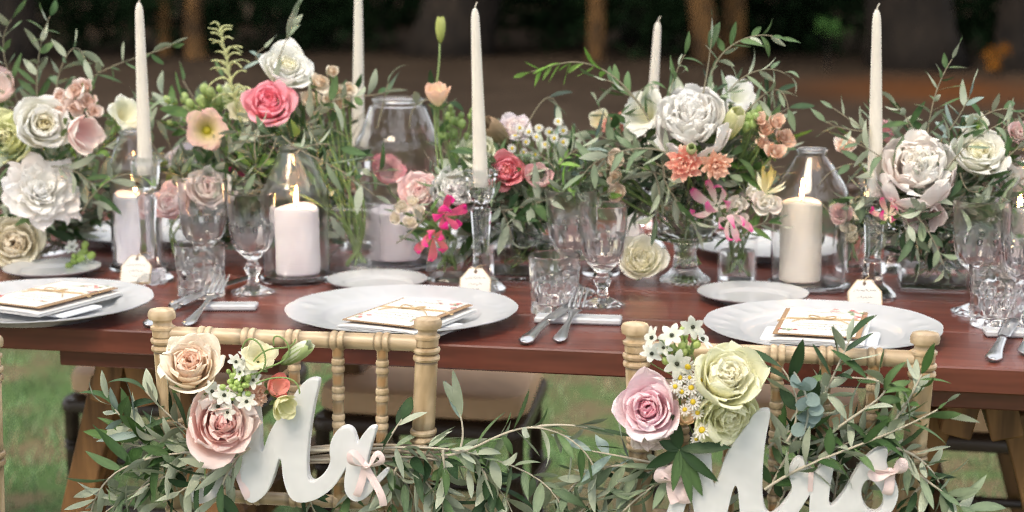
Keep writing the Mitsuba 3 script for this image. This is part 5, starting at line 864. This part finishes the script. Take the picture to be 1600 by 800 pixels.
# thin curling stems over the left rail
k = thing('tendril', 'fine curling green tendrils above the left chair rail', 'tendril')
for q, pts in enumerate(([(380, 600), (400, 560), (425, 545), (455, 540), (462, 530)], [(400, 590), (430, 570), (450, 555), (448, 535), (432, 525), (428, 540)], [(390, 585), (410, 545), (395, 530), (378, 545)], [(400, 600), (440, 590), (460, 596), (468, 615)])):
    put('stem', tube(curve([atc(x, y, CH1, .06 + .004 * q) for x, y in pts], 24), .0011, 6), 'paint', k, color=(.2, .3, .1))

# olive garlands
def gb(pts, n, Lpx, tone, label, seed, ch, off=.03, droop=0, **kw):
    pt = [atc(x, y, ch, (q[0] if q else off)) for x, y, *q in pts]; L = size_at(pt[0], Lpx * (.86 if n > 8 else 1)); n = int(n * 1.4) if n > 8 else n; kw.setdefault('name', 'olive_branch'); return sprig(pt, n, L, kw.pop('W', L * .215), tone, label, seed=seed, droop=droop, cat='olive branch', stemr=kw.pop('stemr', .0019), stemcol=kw.pop('stemcol', (.55, .50, .40)), **kw)
gb([(370, 702), (290, 707), (215, 722), (170, 748), (145, 790), (138, 830)], 19, 92, 'olive', 'long pale olive twig bending down at the far left of the left chair', 101, CH1, .045)
gb([(340, 705), (260, 690), (205, 665), (180, 640)], 15, 84, 'olive', 'olive branch pointing up and left of the peach cream rose', 102, CH1, .03)
gb([(350, 715), (280, 735), (210, 770), (165, 800)], 17, 88, 'grey', 'grey green olive branch low on the left of the left chair', 103, CH1, .04)
gb([(330, 700), (290, 670), (255, 640), (228, 612)], 12, 86, 'dark', 'dark olive branch tucked behind the peach cream rose', 104, CH1, .02)
gb([(360, 720), (310, 750), (255, 785)], 13, 84, 'dark', 'dark olive branch under the blush garden rose', 105, CH1, .05)
gb([(390, 700), (352, 745), (345, 800)], 9, 84, 'dark', 'dark olive leaves hanging over the foot of the left letter M', 106, CH1, .06, .4)
gb([(320, 690), (240, 700), (190, 690)], 13, 90, 'broad', 'broad leaved olive branch in the middle left of the left chair', 107, CH1, .02)
gb([(300, 720), (240, 745), (200, 790)], 12, 84, 'olive', 'olive branch falling along the left post', 108, CH1, .02)
gb([(250, 690), (200, 660), (170, 625)], 9, 80, 'blue', 'silver backed olive leaves standing at the left of the left chair', 124, CH1, .025, under=.85)
gb([(440, 700), (560, 702), (690, 701), (790, 724), (860, 765), (880, 800)], 26, 82, 'grey', 'main olive branch running between the two chairs', 109, CH1, .03, .2, start=.38)
gb([(690, 712), (760, 690), (830, 668), (890, 686), (930, 735)], 17, 80, 'olive', 'olive branch arching high between the two chairs', 110, CH1, .035, .35)
gb([(440, 714), (600, 714), (700, 722), (770, 755), (800, 800)], 22, 82, 'dark', 'dark olive branch low between the two chairs', 111, CH1, .02, .2, start=.35)
gb([(692, 703), (694, 750), (690, 815)], 13, 78, 'olive', 'olive twig hanging straight down beside the left chair post', 112, CH1, .04, .3)
gb([(440, 724), (600, 725), (640, 765), (645, 810)], 15, 80, 'grey', 'pale olive branch hanging right of the left sign', 113, CH1, .02, .3, start=.55)
gb([(590, 715), (605, 690), (628, 655)], 3, 80, 'dark', 'single dark leaf standing right of the letter r', 114, CH1, .015, start=.8, spread=(5, 30), under=0)
gb([(715, 712), (722, 690), (716, 640)], 3, 84, 'blue', 'single grey leaf standing between the two chairs', 115, CH1, .03, start=.8, spread=(4, 18), under=0)
gb([(830, 668), (880, 664), (918, 668)], 3, 84, 'dark', 'long dark leaf pointing at the right chair', 116, CH1, .03, start=.7, spread=(3, 14), under=0)
gb([(730, 715), (760, 745), (745, 800)], 13, 78, 'dark', 'dark olive sprig hanging in the middle between chairs', 117, CH1, .025, .3)
gb([(640, 720), (660, 745), (700, 800)], 12, 80, 'dark', 'dark olive sprig under the left chair post', 118, CH1, .025, .2)
gb([(1075, 745), (990, 728), (930, 735), (880, 780), (865, 815)], 20, 80, 'grey', 'pale olive branch trailing left from the right chair', 119, CH2, .03, .25)
gb([(1065, 735), (1000, 742), (940, 770), (900, 810)], 18, 78, 'dark', 'dark olive branch trailing low from the right chair', 120, CH2, .02, .2)
gb([(1060, 740), (1000, 775), (960, 815)], 14, 80, 'grey', 'grey olive branch below the pink garden rose', 121, CH2, .035, .2)
gb([(1050, 730), (980, 715), (925, 705)], 5, 78, 'blue', 'olive twig with few leaves pointing left under the pink garden rose', 122, CH2, .03, start=.5)
for q, (e, tone) in enumerate((((1050, 652), 'dark'), (1142, 690), ), 1) if False else ():
    pass
k = thing('olive_branch', 'fan of large dark olive leaves before the right letter M', 'olive branch'); c0 = atc(1062, 702, CH2, .062); m = M()
for q, (ex, ey, tn, wpx) in enumerate(((1050, 648, 'dark', 22), (1142, 696, 'dark', 19), (1122, 755, 'dark', 18), (1101, 778, 'olive', 19), (1010, 735, 'dark', 20), (1052, 770, 'olive', 16), (1030, 690, 'dark', 18), (1085, 790, 'olive', 16))):
    e = atc(ex, ey, CH2, .066 + .004 * (q % 3)); d = e - c0; L = np.linalg.norm(d); d /= L; up = nrm(np.cross(d, np.cross(-CH2[2] + ZZ * .4 + rng.normal(size=3) * .2, d))); v, f = leaf_mesh(L, size_at(c0, wpx), .25, .22, q, 0, .2); t0, t1 = (np.array(z) for z in TONES[tn])
    col = np.broadcast_to((t0 + t1) / 2, v.shape).copy(); col[1::3] *= 1.3; put('leaf', (xf(v, np.stack([d, np.cross(up, d), up], 1), c0), f), 'leaf', k, color=col)
put('stem', tube(curve([c0, c0 - ZZ * .02 + CH2[2] * .02, atc(1075, 760, CH2, .02)], 8), .0015, 6), 'paint', k, color=(.42, .38, .30))
gb([(1195, 765), (1245, 735), (1330, 700), (1400, 672), (1465, 640)], 20, 84, 'olive', 'long olive branch rising to the right post of the right chair', 130, CH2, .055)
gb([(1240, 690), (1275, 640), (1300, 592), (1328, 530)], 13, 80, 'dark', 'dark olive branch standing up over the right chair rail', 131, CH2, .035, start=.3)
gb([(1230, 690), (1245, 650), (1222, 575)], 7, 84, 'dark', 'dark olive leaves beside the blue grey eucalyptus', 132, CH2, .04, start=.4, under=.05)
gb([(1290, 690), (1350, 640), (1380, 615), (1300, 590)], 0 + 11, 86, 'olive', 'olive branch crossing the spindles of the right chair', 133, CH2, .045)
gb([(1370, 690), (1410, 640), (1440, 585)], 15, 72, 'broad', 'olive sprig before the right post of the right chair', 134, CH2, .04)
gb([(1400, 720), (1440, 745), (1480, 775), (1530, 810)], 17, 86, 'grey', 'grey olive branch falling away at the right of the right chair', 135, CH2, .04)
gb([(1400, 700), (1440, 720), (1470, 760)], 9, 70, 'dark', 'dark olive leaves under the right post', 136, CH2, .03)
gb([(1200, 770), (1225, 720), (1260, 660)], 15, 80, 'olive', 'olive branch between the letters of the right sign', 137, CH2, .02)
gb([(1210, 800), (1230, 760), (1250, 700)], 13, 76, 'dark', 'dark olive branch behind the middle letter of the right sign', 138, CH2, .012)
gb([(1300, 800), (1310, 740), (1320, 680)], 14, 78, 'dark', 'dark olive branch behind the right sign, between r and s', 139, CH2, .015)
gb([(1350, 800), (1360, 750), (1400, 700)], 13, 74, 'olive', 'olive branch seen through the loop of the last letter', 140, CH2, .012)
gb([(1260, 720), (1330, 690), (1390, 660)], 15, 76, 'dark', 'dark olive branch above the right sign', 141, CH2, .02)
gb([(1200, 700), (1240, 670), (1290, 650)], 14, 80, 'broad', 'broad olive branch right of the yellow rose', 142, CH2, .015)
gb([(1440, 760), (1420, 790), (1430, 820)], 10, 70, 'dark', 'dark olive leaves at the bottom right of the right sign', 143, CH2, .03)
gb([(1090, 770), (1120, 790), (1160, 810)], 9, 70, 'dark', 'dark olive leaves behind the foot of the right letter M', 144, CH2, .01)
gb([(560, 745), (540, 790), (530, 815)], 9, 70, 'olive', 'olive leaves behind the bowl of the left letter r', 145, CH1, .012, .2)
gb([(470, 730), (480, 770), (500, 815)], 8, 66, 'dark', 'dark olive leaves behind the left letter M', 146, CH1, .012, .2)
gb([(620, 730), (610, 770), (620, 815)], 10, 74, 'olive', 'olive sprig hanging just right of the pink bow', 147, CH1, .03, .3)
k = thing('eucalyptus_sprig', 'blue grey round leaved eucalyptus on the right chair', 'eucalyptus'); c = curve([atc(x, y, CH2, .03) for x, y in ((1250, 680), (1262, 640), (1240, 575))], 12) - CH2[2] * .02; put('stem', tube(c, .0014, 6), 'paint', k, color=(.36, .38, .33))
for q in range(14):
    o = c[2 + q * 9 // 14]; d = nrm(rng.normal(size=3) + np.array([(-1) ** q * 1.2, -.4, .3])); up = nrm(np.cross(d, np.cross(-CH2[2] + rng.normal(size=3) * .5, d))); v, f = leaf_mesh(.019, .017, .2, .15, q, 1.0); put('leaf', (xf(v, np.stack([d, np.cross(up, d), up], 1), o), f), 'thinleaf', k, color=(.30, .40, .39))
# bundle of bare twigs behind the left sign
k = thing('twig_bundle', 'bundle of bare brown twigs behind the left letter r', 'twigs')
for q in range(6):
    y0 = 698 + q * 4.2; put('twig', tube(curve([atc(455, y0 + 6, CH1, .016 + .003 * (q % 3)), atc(520, y0 + rng.normal() * 3, CH1, .014 + .004 * (q % 2)), atc(600, y0 - 1 + rng.normal() * 3, CH1, .016), atc(700, y0 + 4 + rng.normal() * 4, CH1, .018)], 14), .0021, 7), 'paint', k, color=np.array([.36, .30, .23]) * rng.uniform(.8, 1.15))
